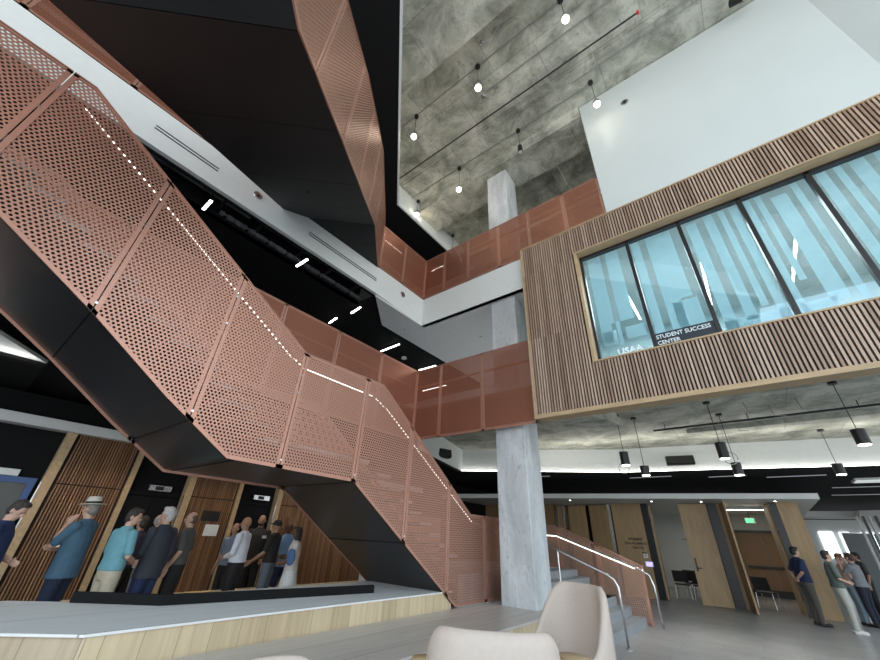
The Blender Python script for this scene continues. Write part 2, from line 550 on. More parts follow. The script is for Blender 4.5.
def interp(pts, u):
    if u <= pts[0][0]: return pts[0][1]
    for (a, va), (b_, vb) in zip(pts, pts[1:]):
        if u <= b_:
            return va + (vb - va) * (u - a) / (b_ - a) if b_ > a else vb
    return pts[-1][1]


def guard_panels(parent, P, nrm, bot, top, seams, perf, clips=True, w=0.045, gap=0.006, hook=None):
    """perforated panels between seams; P(u, v) gives the point, nrm the sheet normal, bot/top piecewise lines"""
    nrm = Vector(nrm)
    panels = []
    for a, b_ in zip(seams, seams[1:]):
        a2, b2 = a + gap, b_ - gap
        us = sorted({a2, b2} | {round(u, 4) for u, _ in bot + top if a2 < u < b2})
        lo = [interp(bot, u) for u in us]; hi = [interp(top, u) for u in us]
        mb = MB()
        sheet, fth = 0.003, 0.009

        def quad(p, mi, th):
            pts = [P(*q) for q in p]
            mb.face([q + nrm * th for q in pts], mi, list(p))
            mb.face([q - nrm * th for q in pts][::-1], mi, list(p)[::-1])
        for k in range(len(us) - 1):
            quad([(us[k], lo[k]), (us[k + 1], lo[k + 1]), (us[k + 1], hi[k + 1]), (us[k], hi[k])], 0, sheet)
        # solid borders
        bars = [[(a2, lo[0]), (a2 + w, interp(bot, a2 + w)), (a2 + w, interp(top, a2 + w)), (a2, hi[0])],
                [(b2 - w, interp(bot, b2 - w)), (b2, lo[-1]), (b2, hi[-1]), (b2 - w, interp(top, b2 - w))]]
        for k in range(len(us) - 1):
            bars.append([(us[k], lo[k]), (us[k + 1], lo[k + 1]), (us[k + 1], lo[k + 1] + w), (us[k], lo[k] + w)])
            bars.append([(us[k], hi[k] - w), (us[k + 1], hi[k + 1] - w), (us[k + 1], hi[k + 1]), (us[k], hi[k])])
        for p in bars:
            base = [P(*q) - nrm * fth for q in p]
            mb.prism(base, nrm * (2 * fth), 1)
        # folded top edge
        for k in range(len(us) - 1):
            base = [P(us[k], hi[k] - 0.012), P(us[k + 1], hi[k + 1] - 0.012), P(us[k + 1], hi[k + 1]), P(us[k], hi[k])]
            mb.prism([q - nrm * 0.02 for q in base], nrm * 0.04, 1)
        panel = mb.build('guard_panel', [perf, M_COP], parent)
        panels.append(panel)
    if clips:
        for s, panel in zip(seams[1:-1], panels):
            l, h = interp(bot, s), interp(top, s)
            for v in (l + 0.10, l + (h - l) * 0.62, h - 0.35):
                c = P(s, v)
                MB().cyl(c - nrm * 0.05, c + nrm * 0.014, 0.013, n=8).build('steel_clip', M_STEEL, panel)


# ================================================================== SETTING
struct('floor', MB().box(-16, 14, -14, 40, -0.2, 0), M_FLOOR)
# top concrete ceiling with beams
cl = MB().box(-14, 10, -9, 18, 13.4, 13.7)
struct('ceiling', cl, M_CEIL)
bm_ = MB()
bm_.box(-14, 10, 0.4, 3.66, 12.92, 13.42)
struct('ceiling_beam', bm_, M_CEIL)
bm_ = MB()
bm_.box(-7.4, -0.88, 7.28, 8.48, 12.88, 13.42)
struct('ceiling_beam', bm_, M_CEIL)
struct('ceiling_beam', MB().box(-7.4, -0.88, 10.6, 11.6, 12.9, 13.42), M_CEIL)
rb = MB()
for x in (-5.9, -3.3):
    rb.box(x - 0.16, x + 0.16, 3.66, 7.28, 13.375, 13.42)
for x in (-5.2, -2.3):
    rb.box(x - 0.14, x + 0.14, 8.48, 10.6, 13.2, 13.42)
rb.box(-7.4, 4.0, 6.2, 6.32, 13.36, 13.42)
struct('ceiling_rib', rb, M_CEIL)
struct('wall_upper_back', MB().box(-14, 6, 13.5, 13.7, 9, 13.4), M_CEIL)

# black ceiling over the stairs with a white edge trim, stopping at the skylit opening
blk = [(-14, -9), (2.8, -9), (2.8, -4.05), (-2.96, 1.72), (-6.84, 5.67), (-6.8, 13.5), (-14, 13.5)]
struct('ceiling_black_soffit', MB().prism([(x, y, 11.5) for x, y in blk], (0, 0, 0.12)), M_BLACK)
fb = MB()
path = [(2.8, -4.05), (-2.96, 1.72), (-6.84, 5.67), (-6.8, 13.4)]
for (xa, ya), (xb, yb) in zip(path, path[1:]):
    n_ = Vector((yb - ya, -(xb - xa), 0)).normalized()
    fb.prism([(xa, ya, 11.5), (xb, yb, 11.5), (xb, yb, 11.66), (xa, ya, 11.66)], n_ * 0.05)
struct('trim_opening_edge', fb, M_WHITE)
fb = MB()
path = [(2.2, -4.4), (-3.6, 1.4), (-7.45, 5.35), (-7.45, 13.4)]
for (xa, ya), (xb, yb) in zip(path, path[1:]):
    n_ = Vector((yb - ya, -(xb - xa), 0)).normalized()
    fb.prism([(xa, ya, 12.0), (xb, yb, 12.0), (xb, yb, 13.4), (xa, ya, 13.4)], n_ * 0.05)
struct('wall_opening_cove', fb, M_WHITE)
fb = MB()
for (xa, ya), (xb, yb) in zip(path, path[1:]):
    n_ = Vector((yb - ya, -(xb - xa), 0)).normalized()
    fb.prism([(xa, ya, 12.0), (xb, yb, 12.0), (xb, yb, 12.14), (xa, ya, 12.14)], n_ * 0.12)
struct('trim_opening_channel', fb, M_BMET)

# level three slab: white fascia, grey soffit, black ceiling with a service slot
struct('floor_upper_gallery', MB().prism([(-14, -9, 8.85), (-6.95, -9, 8.85), (-6.95, 7.5, 8.85), (6, 7.5, 8.85), (6, 13.6, 8.85), (-14, 13.6, 8.85)], (0, 0, 0.12)), M_GREY)
fa = MB()
fa.prism([(-6.8, -9, 7.55), (-6.8, 5.3, 7.55), (-6.8, 7.35, 7.45), (-6.8, 7.35, 8.45), (-6.8, -9, 8.45)], (-0.15, 0, 0))
fa.box(-6.8, -3.0, 7.35, 7.5, 7.45, 8.45)
struct('trim_gallery_fascia', fa, M_WHITE)
struct('ceiling_grey_soffit', MB().prism([(-6.81, 5.35, 7.45), (-7.84, 6.6, 7.45), (-7.84, 13.6, 7.45), (-3.0, 13.6, 7.45), (-3.0, 7.36, 7.45), (-6.81, 7.36, 7.45)], (0, 0, 0.06)), M_GREY)
bc = MB()
bc.box(-14, -7.66, -9, 13.6, 7.52, 7.6)
bc.box(-7.66, -6.95, 5.42, 6.6, 7.52, 7.6)
bc.box(-6.97, -6.9, -9, 5.42, 7.52, 7.8)
bc.box(-7.72, -7.66, -9, 5.42, 7.52, 8.7)
bc.box(-7.72, -6.9, -9, 5.42, 8.7, 8.8)
struct('ceiling_black_gallery', bc, M_BLACK)
struct('wall_gallery_back', MB().box(-14, -2.9, 13.0, 13.2, 4.8, 7.45), M_WHITE)
struct('wall_gallery_left', MB().box(-14, -13.8, -9, 13, 0, 13.4), M_BLACK)

# level two slab
struct('floor_lower_gallery', MB().prism([(-14, -9, 4.6), (-6.9, -9, 4.6), (-6.9, 7.45, 4.6), (6, 7.45, 4.6), (6, 13.5, 4.6), (-14, 13.5, 4.6)], (0, 0, 0.15)), M_STEP)
struct('trim_lower_gallery_edge', MB().box(-6.98, -6.9, -9, 7.4, 3.85, 4.7).box(-6.98, -3.1, 7.45, 7.52, 3.95, 4.7), M_DARKB)
lc = MB()
lc.prism([(-14, 0.25, 3.8), (-6.85, 0.25, 3.8), (-6.85, 7.4, 3.8), (-7.9, 8.9, 3.8), (-14, 8.9, 3.8)], (0, 0, 0.05))
struct('ceiling_black_lobby', lc, M_BLACK)
struct('ceiling_white_lobby', MB().prism([(-8.45, -9, 3.78), (-6.85, -9, 3.78), (-6.85, -0.9, 3.78), (-8.45, 0.24, 3.78)], (0, 0, 0.05)), M_WHITE)
struct('ceiling_black_lobby_side', MB().box(-14, -8.46, -9, 0.25, 3.74, 3.83), M_BLACK)

# concrete soffit under the lower gallery and the wood clad room
lowc = MB().box(-9.5, 6.5, 7.55, 17.5, 4.56, 4.6)
struct('ceiling_concrete_lower', lowc, M_CEIL)
bb = MB()
bb.prism([(-3.4, 7.6, 4.0), (-2.5, 10.6, 4.35), (-2.1, 10.5, 4.35), (-2.3, 7.6, 4.0)], (0, 0, 0.72))
struct('ceiling_beam_lower', bb, M_CEIL)
struct('ceiling_beam_lower', MB().box(-0.9, 6.0, 12.4, 13.0, 4.45, 4.75), M_CEIL)

# white cove wall, lit from the ledge behind the black ceiling edge
cove = [(-7.2, 8.0), (-8.3, 11.75), (-3.29, 14.1), (0.2, 14.72), (3.05, 15.35), (9.0, 16.6)]
cw = MB()
for (xa, ya), (xb, yb) in zip(cove, cove[1:]):
    n_ = Vector((yb - ya, -(xb - xa), 0)).normalized()
    cw.prism([(xa, ya + .12, 3.78), (xb, yb + .12, 3.78), (xb, yb + .12, 4.8), (xa, ya + .12, 4.8)], -n_ * 0.08)
struct('wall_cove', cw, M_WHITE)
cb = MB().prism([(x, y, 3.72) for x, y in cove] + [(14, 40, 3.72), (-14, 40, 3.72), (-14, 8.0, 3.72)], (0, 0, 0.06))
struct('ceiling_black_commons', cb, M_BLACK)
for k, ((xa, ya), (xb, yb)) in enumerate(zip(cove, cove[1:])):
    if k == 0:
        continue
    n_ = Vector((yb - ya, -(xb - xa), 0)).normalized()
    mb = MB().prism([(xa, ya + .02, 3.785), (xb, yb + .02, 3.785), (xb, yb + .02, 3.80), (xa, ya + .02, 3.80)], -n_ * 0.03)
    tag(mb.build('cove_light_strip', M_LED), 'glowing cove light strip segment on the black ceiling ledge', 'light', 'cove light strips along the white wall')

# low white soffit over the hall doors
sf = MB().prism([(-12, 13.4, 3.08), (-9.37, 14.01, 3.08), (1.65, 16.47, 3.08), (1.65, 24.5, 3.08), (-12, 24.5, 3.08)], (0, 0, 0.16))
struct('ceiling_white_soffit', sf, M_WHITE)

# elevator lobby wall (x = -10.5)
XW = -10.5
struct('wall_elevator', MB().box(-10.9, -10.63, -9, 26, 0, 3.72), M_BLACK)
struct('trim_lobby_bulkhead', MB().box(-10.62, -10.3, -9, 12, 3.1, 3.28), M_GREY)


def slat_wall(y0, y1, label, z0=0.0, z1=3.1, seam=2.18):
    t = thing('slatted_wall_panel', label, 'wall panel', (XW, (y0 + y1) / 2, z0), 'slatted panels between the elevators')
    MB().box(-10.62, -10.53, y0, y1, z0, z1).build('backing', M_DARKB, t)
    mb = MB(); y = y0 + 0.06
    k0 = math.ceil((y0 + 0.05) / 0.05)
    k = k0
    while k * 0.05 + 0.03 < y1 - 0.03:
        yy = k * 0.05
        mb.box(-10.53, -10.49, yy, yy + 0.027, z0, seam - 0.012)
        mb.box(-10.53, -10.49, yy, yy + 0.027, seam + 0.012, z1)
        k += 1
    mb.build('slats', M_SLATL, t)
    MB().box(-10.62, -10.42, y0 - 0.12, y0 + 0.03, z0, z1).build('side_post', M_OAK, t)
    MB().box(-10.45, -10.41, y0 - 0.135, y0 - 0.12, z0, seam).build('metal_corner_strip', M_STEEL, t)
    MB().box(-10.62, -10.46, y1 - 0.02, y1 + 0.08, z0, z1).build('side_post', M_OAK, t)
    return t


slat_wall(1.26, 2.45, 'slatted wood wall panel with orange top glow, behind the man in the hat')
slat_wall(3.72, 4.85, 'slatted wood wall panel behind the man in the dark grey polo')
slat_wall(6.05, 9.4, 'wide slatted wood wall panel under the stair at the far end')


M_ELEV = mat('black_elevator_steel', (0.006, 0.006, 0.0065), 0.5, var=0.1, spec=0.15)


def elevator(y0, y1, label):
    t = thing('elevator_door', label, 'elevator', (XW, (y0 + y1) / 2, 0), 'black elevator doors')
    ym = (y0 + y1) / 2
    MB().box(-10.62, -10.58, y0, ym - 0.005, 0, 2.1).build('door_leaf', M_ELEV, t)
    MB().box(-10.62, -10.58, ym + 0.005, y1, 0, 2.1).build('door_leaf', M_ELEV, t)
    MB().box(-10.62, -10.56, y0, y1, 2.12, 2.2).build('lintel', M_ELEV, t)
    return t


elevator(2.56, 3.55, 'black elevator doors between two slatted panels, behind the grey haired man')
elevator(4.97, 5.88, 'black elevator doors behind the man in the white shirt')


def indicator(y0, y1, z, label):
    t = thing('floor_indicator', label, 'sign', (XW, (y0 + y1) / 2, z), 'floor indicators above the elevators')
    MB().box(-10.6, -10.5, y0, y1, z - 0.055, z + 0.055).build('faceplate', M_STEEL, t)
    MB().box(-10.5, -10.49, (y0 + y1) / 2 - 0.1, (y0 + y1) / 2 + 0.06, z - 0.04, z + 0.04).build('display', M_BMET, t)
    return t


indicator(2.88, 3.32, 2.28, 'steel floor indicator with dark display above the nearer elevator')
indicator(5.30, 5.75, 2.31, 'steel floor indicator with dark display above the farther elevator')
t = thing('wall_sign', 'white wall sign with a red round mark above the blue door frame', 'sign', (XW, 0.55, 2.3))
MB().box(-10.6, -10.55, 0.3, 0.80, 2.24, 2.35).build('faceplate', M_WHITE, t)
MB().cyl((-10.56, 0.5, 2.295), (-10.545, 0.5, 2.295), 0.035, n=20).build('red_mark', M_RED, t)
t = thing('blue_framed_door', 'dark door with a blue frame at the left edge behind the man in the navy polo', 'door', (XW, 0.4, 0))
MB().box(-10.62, -10.54, -1.2, 1.08, 2.13, 2.23).box(-10.62, -10.54, 0.98, 1.08, 0, 2.13).build('door_frame', M_BLUE, t)
MB().box(-10.62, -10.58, -1.2, 0.98, 0, 2.13).build('door_leaf', mat('smoked_glass', (0.05, 0.055, 0.05), 0.3), t)
for k, (y, z, hy, hz_, lbl) in enumerate(((1.83, 1.25, 0.05, 0.17, 'narrow white call button plate on the slats beside the man in the hat'),
                                          (4.45, 1.50, 0.16, 0.12, 'white paper notice on the slats beside the man in the dark grey polo'),
                                          (4.35, 1.80, 0.20, 0.11, 'dark landscape display above the white paper notice'))):
    mb = MB().box(-10.485, -10.46, y - hy, y + hy, z - hz_, z + hz_)
    tag(mb.build(('call_plate', 'paper_notice', 'wall_display')[k], (M_WHITE, M_WHITE, M_BMET)[k]), lbl, ('call plate', 'notice', 'display')[k])

# ------------------------------------------------------------------ big white wall over the wood room
struct('wall_white_upper', MB().prism([(-0.86, 7.36, 8.59), (4.07, 7.36, 8.59), (4.07, 7.6, 8.59), (-0.86, 7.6, 8.59)], (0, 0, 4.81)), M_WALLW)
struct('wall_white_upper_return', MB().prism([(4.07, 7.36, 8.62), (7.6, 5.2, 8.62), (7.7, 5.4, 8.62), (4.07, 7.6, 8.62)], (0, 0, 4.78)), M_WALLW)

# ------------------------------------------------------------------ wood clad room
YB = 7.2
X0, X1 = -3.13, 6.0
WX0, WX1, WZ0, WZ1 = -1.72, 4.62, 4.88, 7.76
room = thing('wood_clad_room', 'projecting room clad in vertical wood slats above the hall', 'room', (0, YB, 3.85))
mb = MB()
mb.box(X0, WX0 - 0.06, YB + .04, YB + .3, 3.9, 8.58)
mb.box(WX0 - 0.06, WX1 + .06, YB + .04, YB + .3, 3.9, WZ0 - 0.02)
mb.box(WX0 - 0.06, WX1 + .06, YB + .04, YB + .3, WZ1 + 0.02, 8.58)
mb.box(WX1 + .06, X1, YB + .04, YB + .3, 3.9, 8.58)
mb.build('backing', M_DARKB, room)
mb = MB()
k = math.ceil(X0 / 0.06)
while (k + 1) * 0.06 < X1:
    x = k * 0.06
    xa, xb = x + 0.004, x + 0.037
    if xb < WX0 - 0.07 or xa > WX1 + 0.07:
        mb.box(xa, xb, YB, YB + 0.05, 3.93, 8.58)
    else:
        mb.box(xa, xb, YB, YB + 0.05, 3.93, WZ0 - 0.03)
        mb.box(xa, xb, YB, YB + 0.05, WZ1 + 0.03, 8.58)
    k += 1
mb.build('slats', M_SLAT, room)
MB().box(X0 - 0.02, X1, YB - 0.015, YB + 0.08, 8.58, 8.61).build('top_cap', M_OAK, room)
MB().box(X0 - 0.02, X1, YB - 0.015, YB + 0.30, 3.86, 3.945).build('bottom_trim', M_OAK, room)
MB().box(X0 - 0.03, X0 + 0.01, YB - 0.01, YB + 0.30, 3.86, 8.6).build('corner_trim', M_OAK, room)

fr_ = MB()
d_ = 0.30
fr_.box(WX0 - 0.06, WX0, YB - 0.02, YB + d_, WZ0 - 0.03, WZ1 + 0.03)
fr_.box(WX1, WX1 + 0.06, YB - 0.02, YB + d_, WZ0 - 0.03, WZ1 + 0.03)
fr_.box(WX0, WX1, YB - 0.02, YB + d_, WZ1, WZ1 + 0.03)
fr_.box(WX0, WX1, YB - 0.02, YB + d_, WZ0 - 0.03, WZ0)
win = thing('window_1', 'long horizontal window with frosted vertical bands and white lettering in the wood clad room', 'window', (0, YB + 0.25, WZ0))
win['kind'] = 'structure'
fr_.build('window_frame', M_OAK, win)
YG = YB + 0.28
MULL = [-1.70, -0.635, 0.40, 1.455, 2.48, 3.52, 4.60]
for x in MULL:
    MB().box(x - 0.035, x + 0.035, YG - 0.06, YG + 0.05, WZ0, WZ1).build('mullion', M_BMET, win)
MB().box(WX0, WX1, YG - 0.06, YG + 0.05, WZ1 - 0.06, WZ1).box(WX0, WX1, YG - .06, YG + .05, WZ0, WZ0 + 0.03).build('mullion_rail', M_BMET, win)
PANES = []
for a, b_ in zip(MULL, MULL[1:]):
    PANES.append(MB().box(a + 0.03, b_ - 0.03, YG - 0.004, YG + 0.004, WZ0 + .03, WZ1 - .06).build('glass_pane', M_GLASS, win))
# frosted bands: pane index, x0, x1 (fraction of pane), z0, z1
BANDS = [(0, .10, .32, 5.28, 7.66), (0, .32, .40, 5.75, 7.66), (0, .52, .80, 5.75, 7.66), (0, .42, .50, 5.2, 5.8), (0, .12, .40, 5.25, 5.6), (0, .58, .95, 5.3, 5.6),
         (1, .03, .20, 5.15, 7.66), (1, .34, .62, 5.2, 7.66), (1, .62, .84, 5.9, 7.66), (1, .46, .90, 5.2, 5.85),
         (2, .08, .26, 4.9, 7.6), (2, .40, .56, 5.1, 7.66), (2, .66, .76, 5.3, 7.66), (2, .84, .97, 4.9, 7.66), (2, .05, .98, 4.95, 5.20),
         (3, .02, .12, 5.0, 7.66), (3, .20, .30, 5.6, 7.66), (3, .42, .66, 5.1, 7.5), (3, .76, .86, 4.95, 7.66), (3, .05, .5, 4.9, 5.2),
         (4, .06, .20, 4.9, 7.66), (4, .30, .40, 5.3, 7.66), (4, .50, .70, 4.9, 7.66), (4, .82, .94, 4.9, 7.66),
         (5, .05, .3, 4.9, 7.6), (5, .4, .8, 4.9, 7.6)]
for p_ in range(6):
    mb = MB(); a, b_ = MULL[p_] + 0.035, MULL[p_ + 1] - 0.035
    for i, f0, f1, z0, z1 in BANDS:
        if i == p_:
            j = 0.0003 * (BANDS.index((i, f0, f1, z0, z1)) % 5)
            mb.box(a + (b_ - a) * f0, a + (b_ - a) * f1, YG + 0.006 + j, YG + 0.008 + j, z0 + .02, z1)
    mb.build('frosted_band', M_FROST, PANES[p_])
MB().box(MULL[1] + 0.035, MULL[2] - 0.035, YG - 0.016, YG - 0.008, WZ0 + 0.03, 5.27).build('dark_sign_band', mat('navy_sign_film', (0.012, 0.022, 0.035), 0.4), win)


def text(name, s, size, loc, rot, m_, parent=None, thick=0.002, bold=0.0, align='LEFT', squeeze=1.0):
    cu = bpy.data.curves.new(name, 'FONT')
    cu.body = s; cu.size = size; cu.extrude = thick; cu.offset = bold; cu.align_x = align
    cu.resolution_u = 2
    tmp = bpy.data.objects.new(name + '_tmp', cu)
    COL.objects.link(tmp)
    me = bpy.data.meshes.new_from_object(tmp)
    bpy.data.objects.remove(tmp)
    me.transform(Matrix.Diagonal((squeeze, 1, 1, 1)))
    me.materials.clear(); me.materials.append(m_)
    o = bpy.data.objects.new(name, me); COL.objects.link(o)
    off = Vector((0, 0, 0))
    if parent is not None:
        o.parent = parent; off = Vector(parent['_o'])
    o.location = Vector(loc) - off; o.rotation_euler = rot
    return o


M_LET = mat('white_letter_vinyl', (0.75, 0.85, 0.88), 0.5, var=0)
M_LETB = mat('pale_blue_letter_vinyl', (0.78, 0.88, 0.92), 0.5, var=0)
M_LETD = mat('dark_letters', (0.03, 0.02, 0.015), 0.5, var=0)
text('lettering', 'STUDENT SUCCESS', 0.115, (-0.59, YG - 0.02, 5.15), (radians(90), 0, 0), M_LET, win, bold=0.002, squeeze=0.90)
text('lettering', 'CENTER', 0.115, (-0.59, YG - 0.02, 5.02), (radians(90), 0, 0), M_LET, win, bold=0.002, squeeze=0.90)
text('lettering', 'USAA', 0.19, (-1.33, YG - 0.02, 5.00), (radians(90), 0, 0), M_LETB, win, bold=0.004)

# inside of the student success room
struct('wall_room_back', MB().box(-3.05, 6, 12.2, 12.4, 4.8, 8.0), mat('room_wall_paint', (0.42, 0.52, 0.53), 0.7, var=0.02))
struct('wall_room_left', MB().box(-3.05, -2.95, 7.6, 12.2, 4.8, 8.0), MATS['room_wall_paint'])
struct('ceiling_room', MB().box(-3.05, 6, 7.52, 12.4, 7.85, 7.95), mat('room_ceiling_paint', (0.40, 0.46, 0.45), 0.7, var=0.02))
for k, (x, y, L_) in enumerate(((-1.15, 10.2, 1.9), (0.65, 10.3, 2.3), (2.41, 10.3, 2.4))):
    t = thing('linear_ceiling_lamp', 'thin glowing linear lamp seen through window pane %s' % ('with the pale letters', 'just right of the dark sign band', 'nearest the right edge')[k], 'lamp', (x, y, 7.7), 'linear lamps inside the student room')
    MB().box(x - 0.03, x + 0.03, y - L_ / 2, y + L_ / 2, 7.70, 7.75).build('lamp_housing', M_BMET, t)
    MB().box(x - 0.025, x + 0.025, y - L_ / 2, y + L_ / 2, 7.69, 7.70).build('diffuser', M_LED, t)

# ------------------------------------------------------------------ concrete column
col_ = MB().box(-4.33, -3.60, 7.56, 8.3, 0.5, 12.95)
tag(col_.build('concrete_column', M_COLM, bevel=0.015), 'tall square pale concrete column rising past the galleries from the oak platform', 'column')

# ------------------------------------------------------------------ gallery guards
g2 = thing('gallery_guard', 'lower copper perforated gallery railing, level with the foot of the wood clad room', 'railing', (-6.8, 7.35, 3.82), 'copper gallery railings')
bot = [(-9.0, 3.82), (7.35, 3.82)]; top = [(-9.0, 5.86), (7.35, 5.86)]
guard_panels(g2, lambda u, v: Vector((-6.8, u, v)), (1, 0, 0), bot, top, [-9 + 0.0] + [7.35 - 1.45 * k for k in range(10, -1, -1)], M_PERFS)
guard_panels(g2, lambda u, v: Vector((u, 7.35, v)), (0, -1, 0), [(-6.8, 3.82), (-3.15, 3.82)], [(-6.8, 5.86), (-3.15, 5.86)], [-6.8, -5.9, -4.55, -3.16], M_PERFS)
g3 = thing('gallery_guard', 'upper copper perforated gallery railing above the white slab edge', 'railing', (-6.8, 7.35, 8.45), 'copper gallery railings')
guard_panels(g3, lambda u, v: Vector((-6.8, u, v)), (1, 0, 0), [(-9, 8.47), (7.35, 8.47)], [(-9, 10.12), (7.35, 10.12)], [-8.1, -6.65, -5.2, -3.75, -2.3, -0.85, 0.6, 2.0, 3.4, 5.3, 6.3, 7.35], M_PERFS)
guard_panels(g3, lambda u, v: Vector((u, 7.35, v)), (0, -1, 0), [(-6.8, 8.47), (-0.84, 8.47)], [(-6.8, 10.12), (-0.84, 10.12)], [-6.8, -5.95, -5.0, -3.9, -2.9, -1.85, -0.87], M_PERFS)
for g_, z in ((g2, 5.35), (g3, 9.7)):
    MB().box(-6.92, -6.88, -8, 7.25, z, z + 0.04).box(-6.9, (-3.2 if g_ is g2 else -0.9), 7.43, 7.47, z, z + 0.04).build('inner_handrail', M_COP, g_)
MB().box(-6.878, -6.872, 5.4, 6.2, 9.68, 9.70).box(-6.6, -5.95, 7.42, 7.425, 9.62, 9.645).build('light_strip', M_LED, g3)
MB().box(-6.62, -5.75, 7.42, 7.425, 5.22, 5.24).build('light_strip', M_LED, g2)

# fascia details
for (ya, yb, lbl) in ((-0.32, 0.82, 'nearer pair of thin dark slots in the white gallery slab edge'), (3.0, 5.28, 'farther pair of thin dark slots in the white gallery slab edge')):
    o = MB().box(-6.80, -6.793, ya, yb, 7.93, 7.955).box(-6.80, -6.793, ya, yb, 8.0, 8.025).build('air_slot', M_BMET)
    tag(o, lbl, 'air vent', 'slots in the white slab edge')
for (y, z, lbl) in ((1.66, 8.03, 'round chrome emblem on the white slab edge beside the upper stair'), (6.38, 8.10, 'round chrome emblem on the white slab edge near the gallery corner')):
    t = thing('round_sensor', lbl, 'wall fitting', (-6.8, y, z), 'round fittings on the slab edge')
    MB().lathe([(0.09, 0), (0.10, 0.012), (0.085, 0.024), (0.06, 0.016), (0.0, 0.016)], n=24).build('ring', M_STEEL, t, local=True)
    MB().lathe([(0.035, 0.014), (0.03, 0.03), (0, 0.032)], n=16).build('lens', M_BMET, t, local=True)
    for c_ in t.children:
        c_.rotation_euler = (0, radians(90), 0)

# ------------------------------------------------------------------ MAIN STAIR
XS, XF = -4.65, -6.62
st = thing('main_staircase', 'copper perforated staircase with black underside rising from the oak platform to the left', 'staircase', (XS, 7.0, 0.5))
BOT = [(-6, 5.1), (-2.5, 5.1), (-0.66, 3.93), (0.19, 3.40), (1.09, 2.78), (1.9, 2.28), (3.8, 2.26), (6.48, 0.53), (8.55, 0.53)]
TOP = [(-6, 5.93), (-0.80, 5.93), (2.54, 3.90), (4.17, 3.93), (6.95, 2.03), (8.55, 2.03)]
SEAMS = [-3.4, -2.2, -1.0, 0.2, 1.38, 2.56, 3.79, 5.0, 6.2, 7.5, 8.54]
guard_panels(st, lambda u, v: Vector((XS, u, v)), (1, 0, 0), BOT, TOP, SEAMS, M_PERF)
BOTF = [(u, v - 0.035 if u < 6 else v) for u, v in BOT]
guard_panels(st, lambda u, v: Vector((XF, u, v)), (1, 0, 0), BOTF, TOP, [-3.4, -1.0, 1.38, 3.79, 6.2, 8.5], M_PERF, clips=False)
# underside, box with the same profile
mb = MB()
pr = [(u, v) for u, v in BOT if u <= 6.48]
upper = [(u, v + 0.28) for u, v in pr]
prof = [(XS - 0.03, u, v) for u, v in pr] + [(XS - 0.03, u, v) for u, v in upper[::-1]]
mb.prism(prof, (XF - XS + 0.05, 0, 0))
mb.build('stair_underside', M_BPANEL, st)
# panel joints on the underside
mb = MB()
for u in (0.2, 1.38, 2.0, 3.79, 5.0):
    v = interp(BOT, u) - 0.004
    mb.box(XF + .03, XS - 0.02, u - 0.006, u + 0.006, v - 0.004, v + 0.01)
mb.build('panel_joint', M_BLACK, st)
# deep black side box that hangs below the upper flight
# treads
def tread(y0, y1, z):
    MB().box(XF + 0.05, XS - 0.05, y0, y1, z - 0.05, z).build('tread', M_COLM, st)


n1 = 9
for k in range(n1):
    z = 1.0 + (2.62 - 1.0) * (k + 1) / (n1 + 1); y = 6.9 - (6.9 - 4.05) * (k + 1) / (n1 + 1)
    tread(y - 0.02, y + 0.29, z)
MB().box(XF + .05, XS - .05, 2.3, 4.1, 2.56, 2.62).build('landing', M_COLM, st)
for k in range(12):
    z = 2.62 + (4.75 - 2.62) * (k + 1) / 13; y = 2.3 - 0.272 * (k + 1)
    tread(y - 0.02, y + 0.29, z)
MB().box(-6.9, XS - .05, -5, -1.0, 4.72, 4.80).build('landing', M_COLM, st)
RAIL = [(-1.5, 5.66), (-0.8, 5.66), (2.40, 3.79), (2.64, 3.70), (4.03, 3.69), (4.33, 3.58), (7.17, 1.90), (8.2, 1.75)]
for xr in (XS - 0.11, XF + 0.11):
    MB().tube([(xr, u, v) for u, v in RAIL], 0.02, 10).build('handrail', M_COP, st)
mb = MB()
for a, b_ in zip(RAIL[1:-2], RAIL[2:-1]):
    xr = XS - 0.088
    mb.prism([(xr, a[0] + .02, a[1] - 0.006), (xr, b_[0] - .02, b_[1] - 0.006), (xr, b_[0] - .02, b_[1] + 0.006), (xr, a[0] + .02, a[1] + 0.006)], (-0.005, 0, 0))
mb.build('light_strip', M_LEDR, st)
# raised landing at the stair foot
struct('floor_stair_landing', MB().box(-7.4, XS - 0.03, 6.6, 11.6, 0, 1.0), M_COLM)

# ------------------------------------------------------------------ UPPER DIAGONAL STAIR
AZ = radians(-44)
DH = Vector((sin(AZ), cos(AZ), 0)); NR = Vector((DH.y, -DH.x, 0))   # run direction, and to its right
Q = Vector((-6.8, 5.27, 0))
us_ = thing('upper_staircase', 'dark panelled diagonal staircase overhead with a copper perforated side', 'staircase', (-6.8, 5.27, 8.4))
UB = [(-10.5, 5.36), (-6.95, 5.36), (-1.72, 8.40), (0.06, 8.42)]
UT = [(-10.5, 6.95), (-7.1, 6.95), (-6.49, 7.46), (-5.04, 8.68), (-2.53, 10.28), (-0.52, 10.28), (0.0, 10.12)]
PR = lambda u, v: Q + DH * u + Vector((0, 0, v))
guard_panels(us_, PR, NR, UB, UT, [-10.4, -9.0, -7.7, -6.5, -5.3, -4.1, -2.9, -1.7, -0.02], M_PERF, w=0.05)
WID = 2.09
QL = Q - NR * WID
PL = lambda u, v: QL + DH * u + Vector((0, 0, v))
UB2 = [(-10.5, 5.40), (-6.95, 5.40), (-2.17, 8.2)]
UT2 = [(-10.5, 6.95), (-7.1, 6.95), (-6.49, 7.3), (-2.17, 9.9)]
guard_panels(us_, PL, NR, UB2, UT2, [-10.4, -8.5, -6.5, -4.3, -2.2], M_PERF, w=0.05, clips=False)


